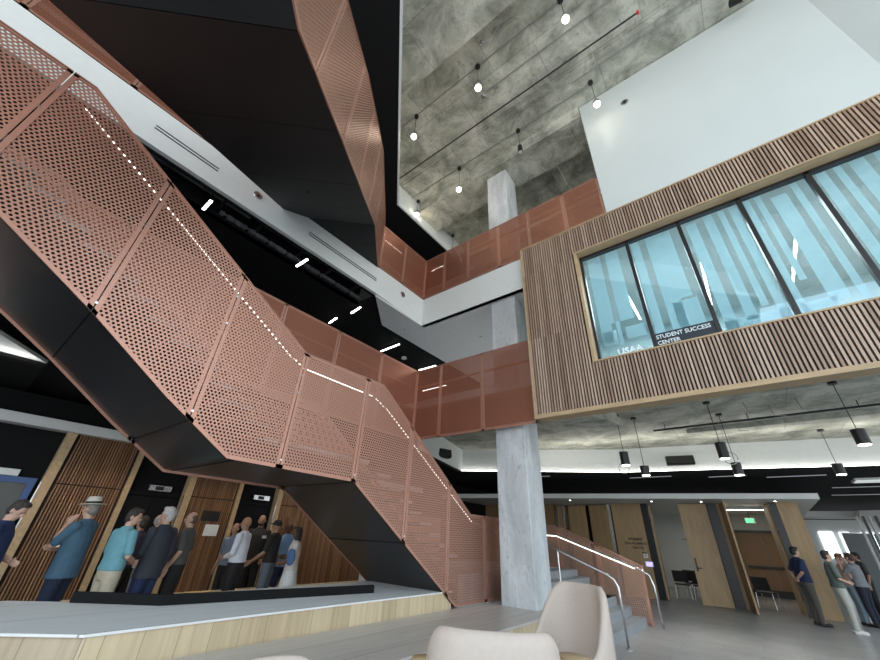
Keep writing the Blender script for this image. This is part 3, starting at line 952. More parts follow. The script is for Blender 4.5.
def us_poly(a, b_, drop=0.0):
    """underside panel between run positions, clipped at the gallery edge x = -6.8"""
    za = interp(UB, a) - drop; zb = interp(UB, b_) - drop
    def lim(u):   # how far left (0..WID) the panel reaches before crossing the gallery edge
        x = (Q + DH * u).x
        return min(WID, max(0.0, (x + 6.8) / NR.x)) if u > -2.2 else WID
    pts = []
    for u, z in ((a, za), (b_, zb)):
        pts.append((u, z))
    R_ = [Q + DH * u + Vector((0, 0, z)) - NR * 0.012 for u, z in pts]
    L_ = [Q + DH * u - NR * lim(u) + Vector((0, 0, z)) for u, z in pts]
    return R_, L_


edges = [-10.4, -8.6, -6.95, -5.55, -3.95, -2.7, -2.17, -1.72, -1.0, -0.4, 0.0]
mb = MB()
for a, b_ in zip(edges, edges[1:]):
    R_, L_ = us_poly(a + (0.004 if a != -2.17 else 0), b_ - (0.004 if b_ != -2.17 else 0))
    mb.prism([R_[0], R_[1], L_[1], L_[0]], (0, 0, 0.25))
mb.build('stair_underside', M_BPANEL2, us_)
mb = MB()
for a, b_ in zip(edges, edges[1:]):
    R_, L_ = us_poly(a, b_, -0.03)
    mb.prism([R_[0], R_[1], L_[1], L_[0]], (0, 0, 0.4))
mb.build('stair_core', M_BLACK, us_)
for k in range(15):
    u = -6.9 + k * 0.33; z = interp(UB, u) + 0.62
    c0 = Q + DH * u; c1 = Q + DH * (u + 0.33)
    MB().prism([c0 - NR * 0.03 + Vector((0, 0, z)), c1 - NR * 0.03 + Vector((0, 0, z)), c1 - NR * (WID - .05) + Vector((0, 0, z)), c0 - NR * (WID - .05) + Vector((0, 0, z))], (0, 0, 0.05)).build('tread', M_BMET, us_)
t = thing('recessed_downlight', 'tiny recessed lamp in the dark underside of the upper staircase', 'lamp', (0, 0, 0))
c_ = Q + DH * -3.4 - NR * 1.1 + Vector((0, 0, interp(UB, -3.4)))
t.location = c_; t['_o'] = tuple(c_)
MB().cyl(c_ + Vector((0, 0, -0.012)), c_ + Vector((0, 0, 0.03)), 0.035, n=14).build('lamp_ring', M_BMET, t)

# ------------------------------------------------------------------ oak platform, bench, steps
PZ = 0.51
pf = MB()
pf.box(-9.0, -3.26, 1.2, 6.6, 0.0, PZ - 0.03, 1)
pf.box(-9.0, -3.26, 6.6, 8.62, 0.0, PZ - 0.03, 1)
pf.box(-4.66, -3.24, -3.0, 8.64, PZ - 0.03, PZ, 0)
pf.box(-4.66, -3.26, -3.0, 1.2, 0, PZ - 0.03, 1)
struct('floor_oak_platform', pf, [M_TOP, M_OAKP])
BZ = 0.77
bn = thing('oak_bench', 'long oak plank bench with a pale grey top in front of the elevator lobby', 'bench', (-4.7, 3.5, PZ))
base = [(-4.66, 6.42), (-4.66, 1.25), (-6.0, -0.15), (-6.9, -0.4), (-6.9, 1.0), (-6.5, 1.45), (-6.5, 6.45)]
MB().prism([(x, y, BZ - 0.02) for x, y in base[::-1]], (0, 0, 0.020)).build('bench_top', M_TOP2, bn)
MB().box(-4.78, -4.68, 1.28, 6.40, 0.0, BZ - 0.02).build('front_panel', M_OAKP, bn)
MB().prism([(-4.68, 1.27, 0), (-6.0, -0.11, 0), (-6.05, -0.03, 0), (-4.72, 1.36, 0)], (0, 0, BZ - 0.02)).build('end_panel', M_OAKD, bn)
MB().prism([(x, y, 0.0) for x, y in [(-4.8, 6.38), (-4.8, 1.5), (-6.0, 0.1), (-6.8, 0.1), (-6.8, 1.0), (-6.45, 1.5), (-6.45, 6.4)][::-1]], (0, 0, BZ - 0.03)).build('bench_core', M_DARKB, bn)
cu_ = MB().prism([(-5.2, 5.0, BZ), (-5.71, 2.13, BZ), (-6.43, 1.45, BZ), (-6.49, 1.50, BZ), (-5.80, 2.17, BZ), (-5.29, 5.05, BZ)], (0, 0, 0.10))
tag(cu_.build('black_kerb', M_BLACK), 'low black kerb along the back edge of the pale bench top', 'kerb')
for k in range(3):
    x1 = -2.70 - 0.30 * k
    struct('floor_step', MB().box(-3.6 if k == 2 else -3.35, x1, 8.66, 11.46, 0.17 * k, 0.17 * (k + 1)), M_STEP)
for k in range(3, 6):
    x1 = -2.70 - 0.30 * k
    struct('floor_step', MB().box(-4.68, x1, 8.66, 11.46, 0.17 * k, 0.17 * (k + 1) - (0.02 if k == 5 else 0)), M_STEP)
struct('floor_step_fill', MB().box(-4.68, -3.34, 8.66, 11.46, 0, 0.51), M_STEP)

# copper guard and handrails on the steps
sg = thing('step_guard', 'copper perforated guard with steel handrail on the far side of the grey steps', 'railing', (-3.8, 11.52, 0))
guard_panels(sg, lambda u, v: Vector((u, 11.52, v)), (0, -1, 0), [(-5.4, 0.97), (-4.66, 0.97), (-2.72, 0.03), (-2.60, 0.03)], [(-5.4, 2.04), (-4.65, 2.04), (-2.60, 1.2)], [-5.4, -4.66, -3.62, -2.60], M_PERFP, clips=False)
MB().box(-2.62, -2.57, 11.49, 11.55, 0, 1.2).build('end_post', M_COP, sg)
MB().tube([(-5.3, 11.44, 1.80), (-4.69, 11.44, 1.79), (-2.6, 11.44, 1.1), (-2.44, 11.44, 1.0), (-2.39, 11.44, 0.8), (-2.37, 11.44, 0.0)], 0.021, 10).build('handrail', M_STEEL, sg)
MB().prism([(-5.3, 11.435, 1.765), (-4.69, 11.435, 1.755), (-2.75, 11.435, 1.115), (-2.75, 11.435, 1.135), (-4.69, 11.435, 1.775), (-5.3, 11.435, 1.785)], (0, 0.012, 0)).build('light_strip', M_LEDR, sg)
for x, z in ((-4.6, 1.76), (-3.62, 1.44), (-2.62, 1.10), (-2.62, 0.45)):
    MB().cyl((x, 11.44, z - .02), (x, 11.51, z - 0.02), 0.014, n=8).build('bracket', M_STEEL, sg)
hr = thing('steel_handrail', 'freestanding bent steel handrail on the near side of the grey steps', 'handrail', (-2.45, 8.75, 0))
MB().tube([(-4.0, 8.72, 1.64), (-3.58, 8.72, 1.46), (-2.62, 8.72, 1.10), (-2.50, 8.72, 1.03), (-2.45, 8.72, 0.92), (-2.44, 8.72, 0.0)], 0.021, 12).build('rail', M_STEEL, hr)
MB().cyl((-3.58, 8.72, 0.5), (-3.58, 8.72, 1.46), 0.018, n=12).build('post', M_STEEL, hr)
MB().cyl((-2.44, 8.72, 0.0), (-2.44, 8.72, 0.012), 0.06, n=20).build('foot_plate', M_STEEL, hr)

# ------------------------------------------------------------------ hall door wall (y = 17.3)
YD = 17.3


def wallbox(x0, x1, m_, name, z0=0, z1=3.08, y0=YD, y1=YD + 0.15):
    return struct(name, MB().box(x0, x1, y0, y1, z0, z1), m_)


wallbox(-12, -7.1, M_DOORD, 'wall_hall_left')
wallbox(-4.62, -3.52, M_DOORW, 'wall_hall_sign_panel')
wallbox(-3.52, -3.30, M_BMET, 'wall_hall_jamb', y1=YD + 0.15)
wallbox(0.42, 0.62, M_BMET, 'wall_hall_jamb', y1=YD + 0.3)
wallbox(-1.4, -0.92, M_BMET, 'wall_hall_jamb', y0=YD + 0.15, y1=YD + 0.35)
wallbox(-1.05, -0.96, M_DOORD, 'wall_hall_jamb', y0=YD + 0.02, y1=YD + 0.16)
wallbox(0.62, 1.15, M_DOORW, 'wall_hall_right')
struct('wall_hall_return', MB().box(0.95, 1.15, YD + .15, 25, 0, 3.08), M_DOORW)
wallbox(-7.1, -4.62, M_BMET, 'wall_hall_recess', y0=YD + 0.7, y1=YD + 0.8)
for k, (x0, x1, m_) in enumerate(((-7.12, -6.78, M_DOORD), (-5.78, -5.2, M_DOORD))):
    pass


def door_leaf(xh, yh, w, ang, label, handle=True, mm=None, hs=-1):
    """tall door leaf hinged at (xh, yh), swung by ang"""
    t = thing('tall_door_leaf', label, 'door', (xh, yh, 0), 'tall oak hall doors', rz=ang)
    leaf = MB().box(0, w, -0.025, 0.025, 0.01, 3.04).build('leaf', mm or M_DOORW, t, local=True, bevel=0.004)
    if handle:
        s = 0.88 * w
        MB().box(s - 0.03, s + 0.03, hs * 0.030 - 0.005, hs * 0.030 + 0.005, 0.95, 1.35).cyl((s, hs * 0.035, 1.05), (s, hs * 0.08, 1.05), 0.014).cyl((s, hs * 0.08, 1.05), (s - 0.14, hs * 0.08, 1.05), 0.014).build('lever_handle', M_BMET, leaf, local=True)
    return t


door_leaf(-6.95, YD + 0.05, 0.75, radians(62), 'oak hall door leaf folded back, nearest the dark end behind the column', False)
door_leaf(-6.45, YD + 0.1, 0.78, radians(-8), 'flat oak hall door leaf between two dark gaps left of the sign', False)
door_leaf(-5.55, YD + 0.1, 0.80, radians(-14), 'oak hall door leaf just left of the sign wall, slightly angled', False)
door_leaf(-3.25, YD + .16, 0.85, radians(97), 'oak hall door leaf swung inwards beside the dark jamb right of the sign', False)
door_leaf(-1.35, YD - 0.03, 0.86, radians(186), 'wide oak hall door leaf with black lever standing between the two openings', hs=1)
door_leaf(-0.93, YD - .02, 0.95, radians(-79), 'oak hall door leaf swung outwards at the left of the second opening')
door_leaf(0.38, YD + .16, 0.8, radians(97), 'oak hall door leaf swung inwards at the right of the second opening', False)
for x in (-6.62, -4.72):
    tag(MB().box(x - 0.05, x + 0.05, YD - 0.04, YD + 0.02, 0, 3.06).build('steel_post', M_STEEL), 'slim steel door post at the %s of the dark hall doors' % ('left' if x < -6 else 'right'), 'post', 'slim steel door posts')
# rooms behind
struct('wall_hall_back', MB().box(-8, 1.0, 23.4, 23.6, 0, 3.08), M_WHITE)
struct('wall_hall_divider', MB().box(-1.15, -1.02, YD + .36, 23.4, 0, 3.08), M_WHITE)
struct('wall_hall_far_left', MB().box(-8.2, -8.0, YD + .15, 23.6, 0, 3.08), M_WHITE)
t = thing('wide_double_door', 'brown wood double doors with panic bar at the back of the hall', 'door', (0.0, 23.3, 0))
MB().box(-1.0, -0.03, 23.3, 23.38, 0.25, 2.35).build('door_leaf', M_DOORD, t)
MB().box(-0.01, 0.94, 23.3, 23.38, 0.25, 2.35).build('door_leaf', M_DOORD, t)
MB().box(-1.0, 0.94, 23.26, 23.3, 0.0, 0.25).build('kick_plate', M_BMET, t)
MB().box(-1.0, 0.94, 23.28, 23.38, 2.35, 2.45).build('door_frame', M_BMET, t)
MB().box(-0.9, 0.9, 23.2, 23.26, 1.02, 1.10).build('panic_bar', M_BMET, t)
t = thing('exit_sign', 'glowing green exit sign in the second hall opening', 'sign', (-0.05, 21.0, 2.72))
MB().box(-0.42, -0.10, 20.98, 21.02, 2.62, 2.82).build('sign_panel', mat('exit_housing', (0.3, 0.4, 0.33), 0.5), t)
MB().cyl((-0.26, 21.0, 2.82), (-0.26, 21.0, 3.08), 0.01, n=8).build('hanger', M_BMET, t)
text('lettering', 'EXIT', 0.18, (-0.405, 20.97, 2.65), (radians(90), 0, 0), M_EXIT, t, bold=0.008, squeeze=0.72)
t = thing('hall_ceiling_lamp', 'thin bright lamp at the top of the second hall opening', 'lamp', (-0.3, 19, 2.95))
MB().box(-0.9, 0.35, 18.9, 19.0, 2.97, 3.05).build('lamp_housing', M_WHITE, t)
MB().box(-0.88, 0.33, 18.91, 18.99, 2.955, 2.97).build('diffuser', M_LED, t)
tag(MB().box(-2.3, -2.28, 23.36, 23.39, 0.9, 2.0).box(-3.2, -1.3, 23.36, 23.39, 1.99, 2.01).build('wall_panel_joint', M_BMET), 'thin dark joint lines on the white back wall of the first hall opening', 'wall panel')

# sign and tablet on the oak wall
sgn = thing('door_lettering', 'three dark lines of lettering on the oak wall by the first hall opening', 'sign', (-3.95, YD - 0.01, 1.7))
text('lettering', 'STUDENT', 0.12, (-3.93, YD - 0.008, 1.80), (radians(90), 0, 0), M_LETD, sgn, bold=0.004, align='CENTER')
text('lettering', 'ENGAGEMENT', 0.12, (-3.93, YD - 0.008, 1.66), (radians(90), 0, 0), M_LETD, sgn, bold=0.002, align='CENTER')
text('lettering', 'CENTER', 0.12, (-3.90, YD - 0.008, 1.52), (radians(90), 0, 0), M_LETD, sgn, bold=0.002, align='CENTER')
t = thing('room_plaque', 'small white plaque with dark top on the oak wall', 'sign', (-3.68, YD, 1.35))
MB().box(-3.75, -3.60, YD - 0.02, YD, 1.24, 1.38).build('plate', M_WHITE, t)
MB().box(-3.77, -3.62, YD - 0.025, YD, 1.385, 1.42).build('plate_header', M_BMET, t)
MB().box(-3.70, -3.66, YD - 0.024, YD - .02, 1.30, 1.34).build('pictogram', M_BMET, t)
t = thing('room_tablet', 'small glowing violet tablet on the oak wall below the plaque', 'screen', (-3.62, YD, 1.05))
MB().box(-3.74, -3.48, YD - 0.03, YD, 0.97, 1.14).build('frame', M_WHITE, t)
MB().box(-3.72, -3.50, YD - 0.033, YD - 0.03, 0.985, 1.125).build('screen', M_SCREEN, t)


# stacking chairs in the halls
def stack_chair(x, y, rz, label):
    t = thing('meeting_chair', label, 'chair', (x, y, 0), 'black meeting chairs in the halls', rz=rz)
    MB().box(-0.24, 0.24, -0.22, 0.22, 0.42, 0.47).build('seat', M_BENCHC, t, local=True, bevel=0.02)
    MB().prism([(-0.24, 0.20, 0.52), (0.24, 0.20, 0.52), (0.24, 0.27, 0.88), (-0.24, 0.27, 0.88)], (0, 0.03, 0)).build('backrest', M_BENCHC, t, local=True, bevel=0.01)
    for sx in (-1, 1):
        for sy in (-1, 1):
            MB().cyl((sx * 0.23, sy * 0.20, 0.45), (sx * 0.25, sy * 0.26, 0.0), 0.012, n=8).build('leg', M_STEEL, t, local=True)
    return t


for k, (x, y) in enumerate(((-2.9, 18.75), (-2.32, 18.8), (-1.74, 18.85))):
    stack_chair(x, y, radians(180), 'black meeting chair in the first hall opening, %s of the row' % ('left', 'middle', 'right')[k])
for k, (x, y) in enumerate(((-2.7, 19.8), (-2.1, 19.9))):
    stack_chair(x, y, radians(180), 'black meeting chair in the second row of the first opening, %s one' % ('left', 'right')[k])
stack_chair(-0.45, 18.6, radians(160), 'black meeting chair alone in the second hall opening')

# ------------------------------------------------------------------ commons beyond, at the right
struct('wall_commons_back', MB().box(-1, 14, 38, 38.2, 0, 3.72), M_WHITE)
for k, (x, w_) in enumerate(((3.0, 0.7), (4.0, 0.5), (5.0, 0.9), (6.6, 0.9), (8.2, 0.9))):
    o = MB().box(x, x + w_, 37.9, 37.98, 1.5, 3.0).build('window_%d' % (k + 2), M_WINGLOW); o['kind'] = 'structure'
struct('ceiling_commons_band', MB().box(1.15, 14, 25.0, 26.2, 3.1, 3.35), M_WHITE)
struct('ceiling_commons_band', MB().prism([(3.4, 24.0, 3.0), (9, 21.5, 3.0), (9, 24.5, 3.0), (3.6, 26, 3.0)], (0, 0, 0.3)), M_WHITE)
t = thing('grey_partition', 'tall grey partition boards behind the people at the right', 'partition', (3.6, 24, 0))
MB().box(2.6, 3.5, 24, 24.06, 0.05, 2.45).build('board', M_BOARD, t)
MB().box(3.53, 4.6, 24, 24.06, 0.05, 2.45).build('board', M_BOARD, t)
MB().box(2.58, 4.62, 23.98, 24.08, 2.45, 2.48).build('top_rail', M_STEEL, t)
t = thing('louvred_screen', 'black and white louvred screen slanting at the far right edge', 'screen', (4.8, 22, 0))
for k in range(9):
    x = 2.85 + 0.14 * k
    MB().box(x, x + 0.06, 21.0 - 0.12 * k, 21.2 - 0.12 * k, 0.3, 2.9).build('louvre', M_BMET if k % 2 else M_WHITE, t)
for k, (x, y, z) in enumerate(((3.1, 17.6, 3.70), (4.3, 18.2, 3.70))):
    t = thing('square_ceiling_panel', 'pale square ceiling light in the black commons ceiling, %s one' % ('nearer', 'farther')[k], 'lamp', (x, y, z), 'square lights in the black ceiling')
    MB().box(x - 0.4, x + 0.4, y - 0.35, y + 0.35, z - 0.04, z + 0.02).build('frame', M_WHITE, t)
    MB().box(x - 0.36, x + 0.36, y - 0.31, y + 0.31, z - 0.05, z - 0.04).build('diffuser', mat('panel_glow_%d' % k, (0.8, 0.85, 0.83), 0.5, var=0, emit=(0.85, 0.95, 0.92), estr=0.5), t)
for k, (x, y, L_) in enumerate(((-3.2, 15.0, 1.3), (-0.9, 15.6, 1.0), (0.6, 16.2, 1.4), (2.4, 19.5, 1.8), (2.6, 22, 1.8), (-6.6, 13.6, 1.0))):
    t = thing('slot_lamp', 'thin dim slot lamp in the black commons ceiling, number %s from the left' % ('two', 'three', 'four', 'five', 'six', 'one')[k], 'lamp', (x, y, 3.7), 'slot lamps in the black commons ceiling')
    MB().box(x, x + L_, y, y + 0.05, 3.70, 3.72).build('diffuser', mat('slot_glow_%d' % k, (0.5, 0.5, 0.5), 0.5, var=0, emit=(0.9, 0.95, 1), estr=0.12), t)
for k, (x, y) in enumerate(((-7.6, 14.9), (-5.6, 15.4), (-2.9, 16.3), (-1.4, 16.7), (0.6, 16.8))):
    t = thing('soffit_downlight', 'small round downlight in the low white soffit, %s from the left' % ('first', 'second', 'third', 'fourth', 'fifth')[k], 'lamp', (x, y, 3.07), 'downlights in the white soffit')
    MB().cyl((x, y, 3.06), (x, y, 3.08), 0.05, n=16).build('trim_ring', M_STEEL, t)
    MB().cyl((x, y, 3.055), (x, y, 3.06), 0.035, n=16).build('lens', M_LED, t)

# wall speakers on the cove wall
for k, (x, y, rz) in enumerate(((-7.72, 9.75, radians(70)), (-1.42, 13.95, radians(11)))):
    t = thing('wall_speaker', 'black box speaker on the white cove wall', 'speaker', (x, y, 4.0 if k else 4.02), 'black cove speakers', rz=rz)
    t['label'] = 'black box speaker on the white cove wall, %s' % ('beside the copper stair', 'below the wood clad room')[k]
    MB().prism([(-0.38, 0.1, -0.14), (-0.38, -0.1, -0.14), (-0.38, -0.16, -0.08), (-0.38, -0.12, 0.13), (-0.38, 0.1, 0.15)], (0.76, 0, 0)).build('cabinet', M_BMET, t, local=True, bevel=0.02)
    MB().box(-0.03, 0.03, 0.1, 0.3, -0.02, 0.02).build('wall_bracket', M_BMET, t, local=True)


# ------------------------------------------------------------------ pendant lamps
def can_pendant(x, y, ztop, z0, z1, label, r=0.10):
    t = thing('pendant_spotlight', label, 'lamp', (x, y, ztop), 'black can pendants under the concrete soffit')
    MB().cyl((x, y, ztop - 0.05), (x, y, ztop), 0.07, n=20).build('canopy', M_BMET, t)
    MB().cyl((x, y, z1), (x, y, ztop - 0.04), 0.007, n=8).build('cord', M_BMET, t)
    MB().cyl((x, y, z0), (x, y, z1), r, n=24).build('shade', M_BMET, t)
    MB().cyl((x, y, z0 - 0.012), (x, y, z0 + 0.0), r * 0.85, n=24).build('lens', M_LED, t)
    sd = bpy.data.lights.new('pendant_beam', 'SPOT'); sd.energy = 90; sd.spot_size = radians(110); sd.spot_blend = 0.8; sd.color = (1.0, 0.95, 0.88); sd.shadow_soft_size = 0.08
    so = bpy.data.objects.new('pendant_beam', sd); COL.objects.link(so); so.location = (x, y, z0 - 0.03)
    return t


ZS = 4.56
sc_ = (ZS - 1.6) / (4.5 - 1.6)
for (x, y, zt, zb, lbl) in ((-1.83, 10.35, 3.31, 3.10, 'black can pendant on a long cord, left of the square cove speaker'),
                            (-0.19, 9.86, 3.60, 3.28, 'larger of the two close black can pendants, hanging higher and to the left'),
                            (-0.05, 10.97, 3.36, 3.10, 'smaller of the two close black can pendants, lower and to the right'),
                            (1.96, 13.71, 3.63, 3.38, 'black can pendant far to the right, against the white cove wall'),
                            (1.85, 9.69, 3.59, 3.33, 'largest black can pendant, nearest the right edge'),
                            (-2.13, 9.88, 3.58, 3.28, 'black can pendant with a wire ring, right of the concrete column')):
    s_ = sc_ if y < 13 else 1.0
    can_pendant(x * sc_, y * sc_, ZS, 1.6 + (zb - 1.6) * sc_, 1.6 + (zt - 1.6) * sc_, lbl, 0.10 if y < 13 else 0.11)
# wire cages hanging beside two pendants
for k, (x, y, z) in enumerate(((-2.42, 10.9, 3.38), (-0.10, 10.9, 3.45))):
    t = thing('wire_ring_fitting', 'small bright wire ring hanging beside the pendant %s' % ('right of the column', 'above the hall openings')[k], 'lamp', (x, y, z), 'wire ring fittings')
    pts = [(x + 0.13 * cos(a), y + 0.02, z + 0.13 * sin(a)) for a in [2 * pi * i / 20 for i in range(21)]]
    MB().tube(pts, 0.008, 6).build('ring', M_STEEL, t)
    MB().cyl((x, y, z + 0.13), (x, y, ZS), 0.004, n=6).build('cord', M_COND, t)

bulbs = [(-0.31, 4.48, 12.30, 1), (-2.75, 4.48, 12.22, 1), (-5.11, 4.5, 12.28, 1), (-0.33, 6.81, 12.22, 1), (-2.70, 6.86, 12.36, 0),
         (-5.08, 6.87, 12.22, 1), (-7.30, 7.12, 12.62, 1), (-7.28, 9.48, 12.2, 1)]
names_ = ['glowing bulb pendant at the top edge of the concrete ceiling', 'glowing bulb pendant second in the nearer row over the atrium',
          'glowing bulb pendant of the nearer row beside the black soffit edge', 'glowing bulb pendant right at the corner of the tall white wall',
          'unlit dark cylinder pendant in the middle of the far row', 'glowing bulb pendant in the far row left of the concrete column',
          'glowing bulb pendant in the far row by the white opening edge', 'small glowing bulb pendant just above the upper gallery railing']
for (x, y, z, lit), lbl in zip(bulbs, names_):
    t = thing('bulb_pendant', lbl, 'lamp', (x, y, 13.4), 'bulb pendants under the concrete ceiling')
    MB().cyl((x, y, 13.33), (x, y, 13.40), 0.07, n=20).build('canopy', M_BMET, t)
    MB().cyl((x, y, z + 0.12), (x, y, 13.35), 0.007, n=8).build('cord', M_BMET, t)
    MB().cyl((x, y, z + (0.02 if lit else -0.13)), (x, y, z + 0.16), 0.075, n=20).build('socket', M_BMET if not lit else M_COND, t)
    if lit:
        MB().ball((x, y, z), 0.085).build('bulb', M_BULB, t)
        point_light('bulb_light', (x, y, z - 0.16), 2.5 if x > -1 else 14, (1.0, 0.86, 0.68), 0.1)
    else:
        MB().cyl((x, y, z - 0.135), (x, y, z - 0.13), 0.06, n=20).build('lens', M_GREY, t)

# ------------------------------------------------------------------ pipes and conduits on the ceilings
t = thing('sprinkler_pipe', 'long dark sprinkler pipe crossing the concrete ceiling', 'pipe', (0, 5.75, 13.1))
MB().cyl((-7.4, 5.75, 13.1), (1.1, 5.75, 13.1), 0.022, n=10).build('pipe', M_BMET, t)
for x in (-5.6, -3.2, -1.2, 0.75):
    MB().cyl((x, 5.75, 13.1), (x, 5.75, 13.4), 0.010, n=8).build('hanger', M_STEEL, t)
MB().cyl((1.1, 5.75, 13.1), (1.16, 5.75, 13.1), 0.05, n=14).build('end_cap', M_RED, t)
for k, (y, x0, x1) in enumerate(((4.48, -7.3, 0.6), (6.85, -7.4, -0.3), (5.2, -2.9, 3.6), (6.5, -0.8, 3.4))):
    o = MB().cyl((x0, y, 13.37), (x1, y, 13.37), 0.014, n=8).build('conduit', M_COND)
    tag(o, 'thin grey conduit on the concrete ceiling, %s' % ('along the nearer row of bulbs', 'along the far row of bulbs', 'between the sprinkler pipe and the nearer bulbs', 'beside the tall white wall')[k], 'conduit', 'ceiling conduits')
for k, (x, y, lbl) in enumerate(((-2.6, 5.25, 'small ceiling box with a curled cable beside the sprinkler pipe'), (-1.9, 4.05, 'ceiling box with a looping cable near the top of the picture'), (-2.2, 9.6, 'ceiling box with a looping cable above the upper gallery'))):
    t = thing('junction_box', lbl, 'junction box', (x, y, 13.3), 'ceiling boxes with cables')
    MB().box(x - 0.05, x + 0.05, y - 0.05, y + 0.05, 13.33, 13.40).build('box', M_STEEL, t)
    pts = [(x - 0.02 - 0.42 * s_, y + 0.05 * sin(5 * s_), 13.34 - 0.35 * sin(pi * s_)) for s_ in [i / 12 for i in range(13)]]
    MB().tube(pts, 0.012, 8).build('cable', M_COND, t)
    MB().ball((x - 0.44, y, 13.32), 0.07, 0.07, 0.04).build('sensor', M_STEEL, t)
t = thing('sprinkler_pipe', 'long dark sprinkler pipe below the lower concrete soffit', 'pipe', (0, 11.5, 4.4))
MB().cyl((-1.6, 11.5, 4.4), (5.0, 11.3, 4.4), 0.025, n=10).build('pipe', M_BMET, t)
for x in (-1.3, 0.5, 2.4):
    MB().cyl((x, 11.45, 4.4), (x, 11.45, 4.72), 0.010, n=8).build('hanger', M_BMET, t)
for k, (x, y) in enumerate(((0.45, 10.4), (0.9, 10.9), (1.35, 10.6), (0.2, 12.0))):
    pts = [(x, y, 4.72), (x + 0.02, y, 4.5), (x + 0.05, y + 0.02, 4.3), (x + 0.25, y + 0.03, 4.27)]
    tag(MB().tube(pts, 0.008, 6).build('loose_conduit', M_COND), 'bent bare conduit hanging from the lower concrete soffit, %s' % ('leftmost', 'second', 'third', 'the one nearest the cove wall')[k], 'conduit', 'bare conduits of the lower soffit')
t = thing('track_spotlight', 'black track spotlight at the top of the white wall', 'lamp', (3.0, 6.9, 13.1))
MB().cyl((3.0, 6.9, 13.15), (3.0, 6.9, 13.4), 0.012, n=8).build('stem', M_BMET, t)
MB().cyl((2.92, 6.9, 13.1), (3.14, 6.86, 12.98), 0.09, n=20).build('lamp_head', M_BMET, t)
MB().cyl((3.14, 6.86, 12.98), (3.15, 6.858, 12.975), 0.075, n=20).build('lens', M_STEEL, t)
t = thing('round_sensor', 'round chrome fitting on the tall white wall near its upper left corner', 'wall fitting', (0.29, 7.36, 12.43), 'round fittings on the slab edge')
del t['group']
MB().cyl((0.29, 7.33, 12.43), (0.29, 7.36, 12.43), 0.10, n=24).build('ring', M_STEEL, t)
MB().cyl((0.29, 7.31, 12.43), (0.29, 7.33, 12.43), 0.05, n=16).build('lens', M_BMET, t)
t = thing('sprinkler_pipe', 'short dark pipe below the ceiling behind the upper gallery', 'pipe', (-2.5, 10.0, 12.6))
MB().cyl((-6.5, 10.0, 12.5), (-0.9, 10.0, 12.5), 0.025, n=10).build('pipe', M_BMET, t)

# service slot over the gallery: ducts, pipes, trays
sl = thing('service_ducts', 'grey ducts and pipes in the black slot beside the white slab edge', 'ducts', (-7.3, 2.0, 8.2))
MB().box(-7.62, -7.40, -4, 1.9, 8.0, 8.25).build('duct', M_PIPE, sl)
MB().box(-7.60, -7.30, 2.2, 4.9, 8.05, 8.3).build('duct', M_PIPE, sl)
for x, z in ((-7.05, 7.9), (-7.15, 8.05), (-7.25, 8.3)):
    MB().cyl((x, -6, z), (x, 5.3, z), 0.03, n=10).build('pipe', M_PIPE, sl)
for y in (-0.4, 1.25, 2.1, 3.2, 4.1, 5.0):
    MB().box(-7.66, -6.95, y - 0.03, y + 0.03, 7.74, 7.80).build('cross_bar', M_BMET, sl)
mb = MB().box(-7.63, -7.57, 1.3, 5.4, 7.70, 7.72)
for k in range(24):
    y = 1.3 + 0.17 * k
    mb.box(-7.64, -7.56, y, y + 0.09 + 0.05 * (k % 3), 7.66, 7.74)
mb.build('cable_bundle', M_PIPE, sl)

lamps = [((-7.55, 1.0), (-7.15, 1.0), 7.50), ((-7.56, 3.28), (-7.08, 3.28), 7.50), ((-8.12, 5.56), (-7.62, 5.5), 7.48), ((-9.2, 5.55), (-8.72, 5.48), 7.48),
         ((-9.26, 7.94), (-8.3, 7.9), 7.48), ((-9.21, 10.04), (-8.35, 10.04), 7.48), ((-12.3, 1.09), (-11.2, 1.09), 3.77)]
lab = ['short bright lamp at the near end of the service slot', 'short bright lamp in the middle of the service slot', 'short bright lamp at the far end of the service slot',
       'short bright lamp in the black ceiling left of the slot end', 'long bright lamp in the black ceiling above the lower railing', 'long bright lamp farthest back in the black ceiling',
       'dim short lamp in the black lobby ceiling at the left']
for k, ((xa, ya), (xb, yb), z) in enumerate(lamps):
    t = thing('linear_lamp', lab[k], 'lamp', ((xa + xb) / 2, ya, z), 'linear lamps in the black ceilings')
    MB().prism([(xa, ya - .03, z - 0.02), (xb, yb - .03, z - 0.02), (xb, yb + .04, z - 0.02), (xa, ya + .04, z - 0.02)], (0, 0, 0.04)).build('lamp_housing', M_BMET, t)
    if k < 2:
        MB().cyl(((xa + xb) / 2, ya, z), ((xa + xb) / 2, ya, 8.7), 0.01, n=8).build('hanger', M_BMET, t)
    MB().prism([(xa, ya - .025, z - 0.035), (xb, yb - .025, z - 0.035), (xb, yb + .03, z - 0.035), (xa, ya + .03, z - 0.035)], (0, 0, 0.015)).build('diffuser', M_LED if k < 6 else M_GREY, t)
for k, (x, y, z, r) in enumerate(((-9.0, 8.9, 7.5, 0.10), (-8.5, 1.2, 7.5, 0.04), (-5.6, 9.0, 7.44, 0.04), (-7.4, 7.2, 7.44, 0.03))):
    lbl = ('round white ceiling speaker between the two long lamps', 'tiny sprinkler head in the black ceiling above the stair', 'tiny sprinkler head in the grey soffit left of the column', 'tiny sprinkler head in the grey soffit near its black corner')[k]
    o = MB().cyl((x, y, z - 0.04), (x, y, z + .02), r, n=20).build('ceiling_speaker' if k == 0 else 'sprinkler', M_GREY if k == 0 else M_STEEL)
    tag(o, lbl, 'speaker' if k == 0 else 'sprinkler')

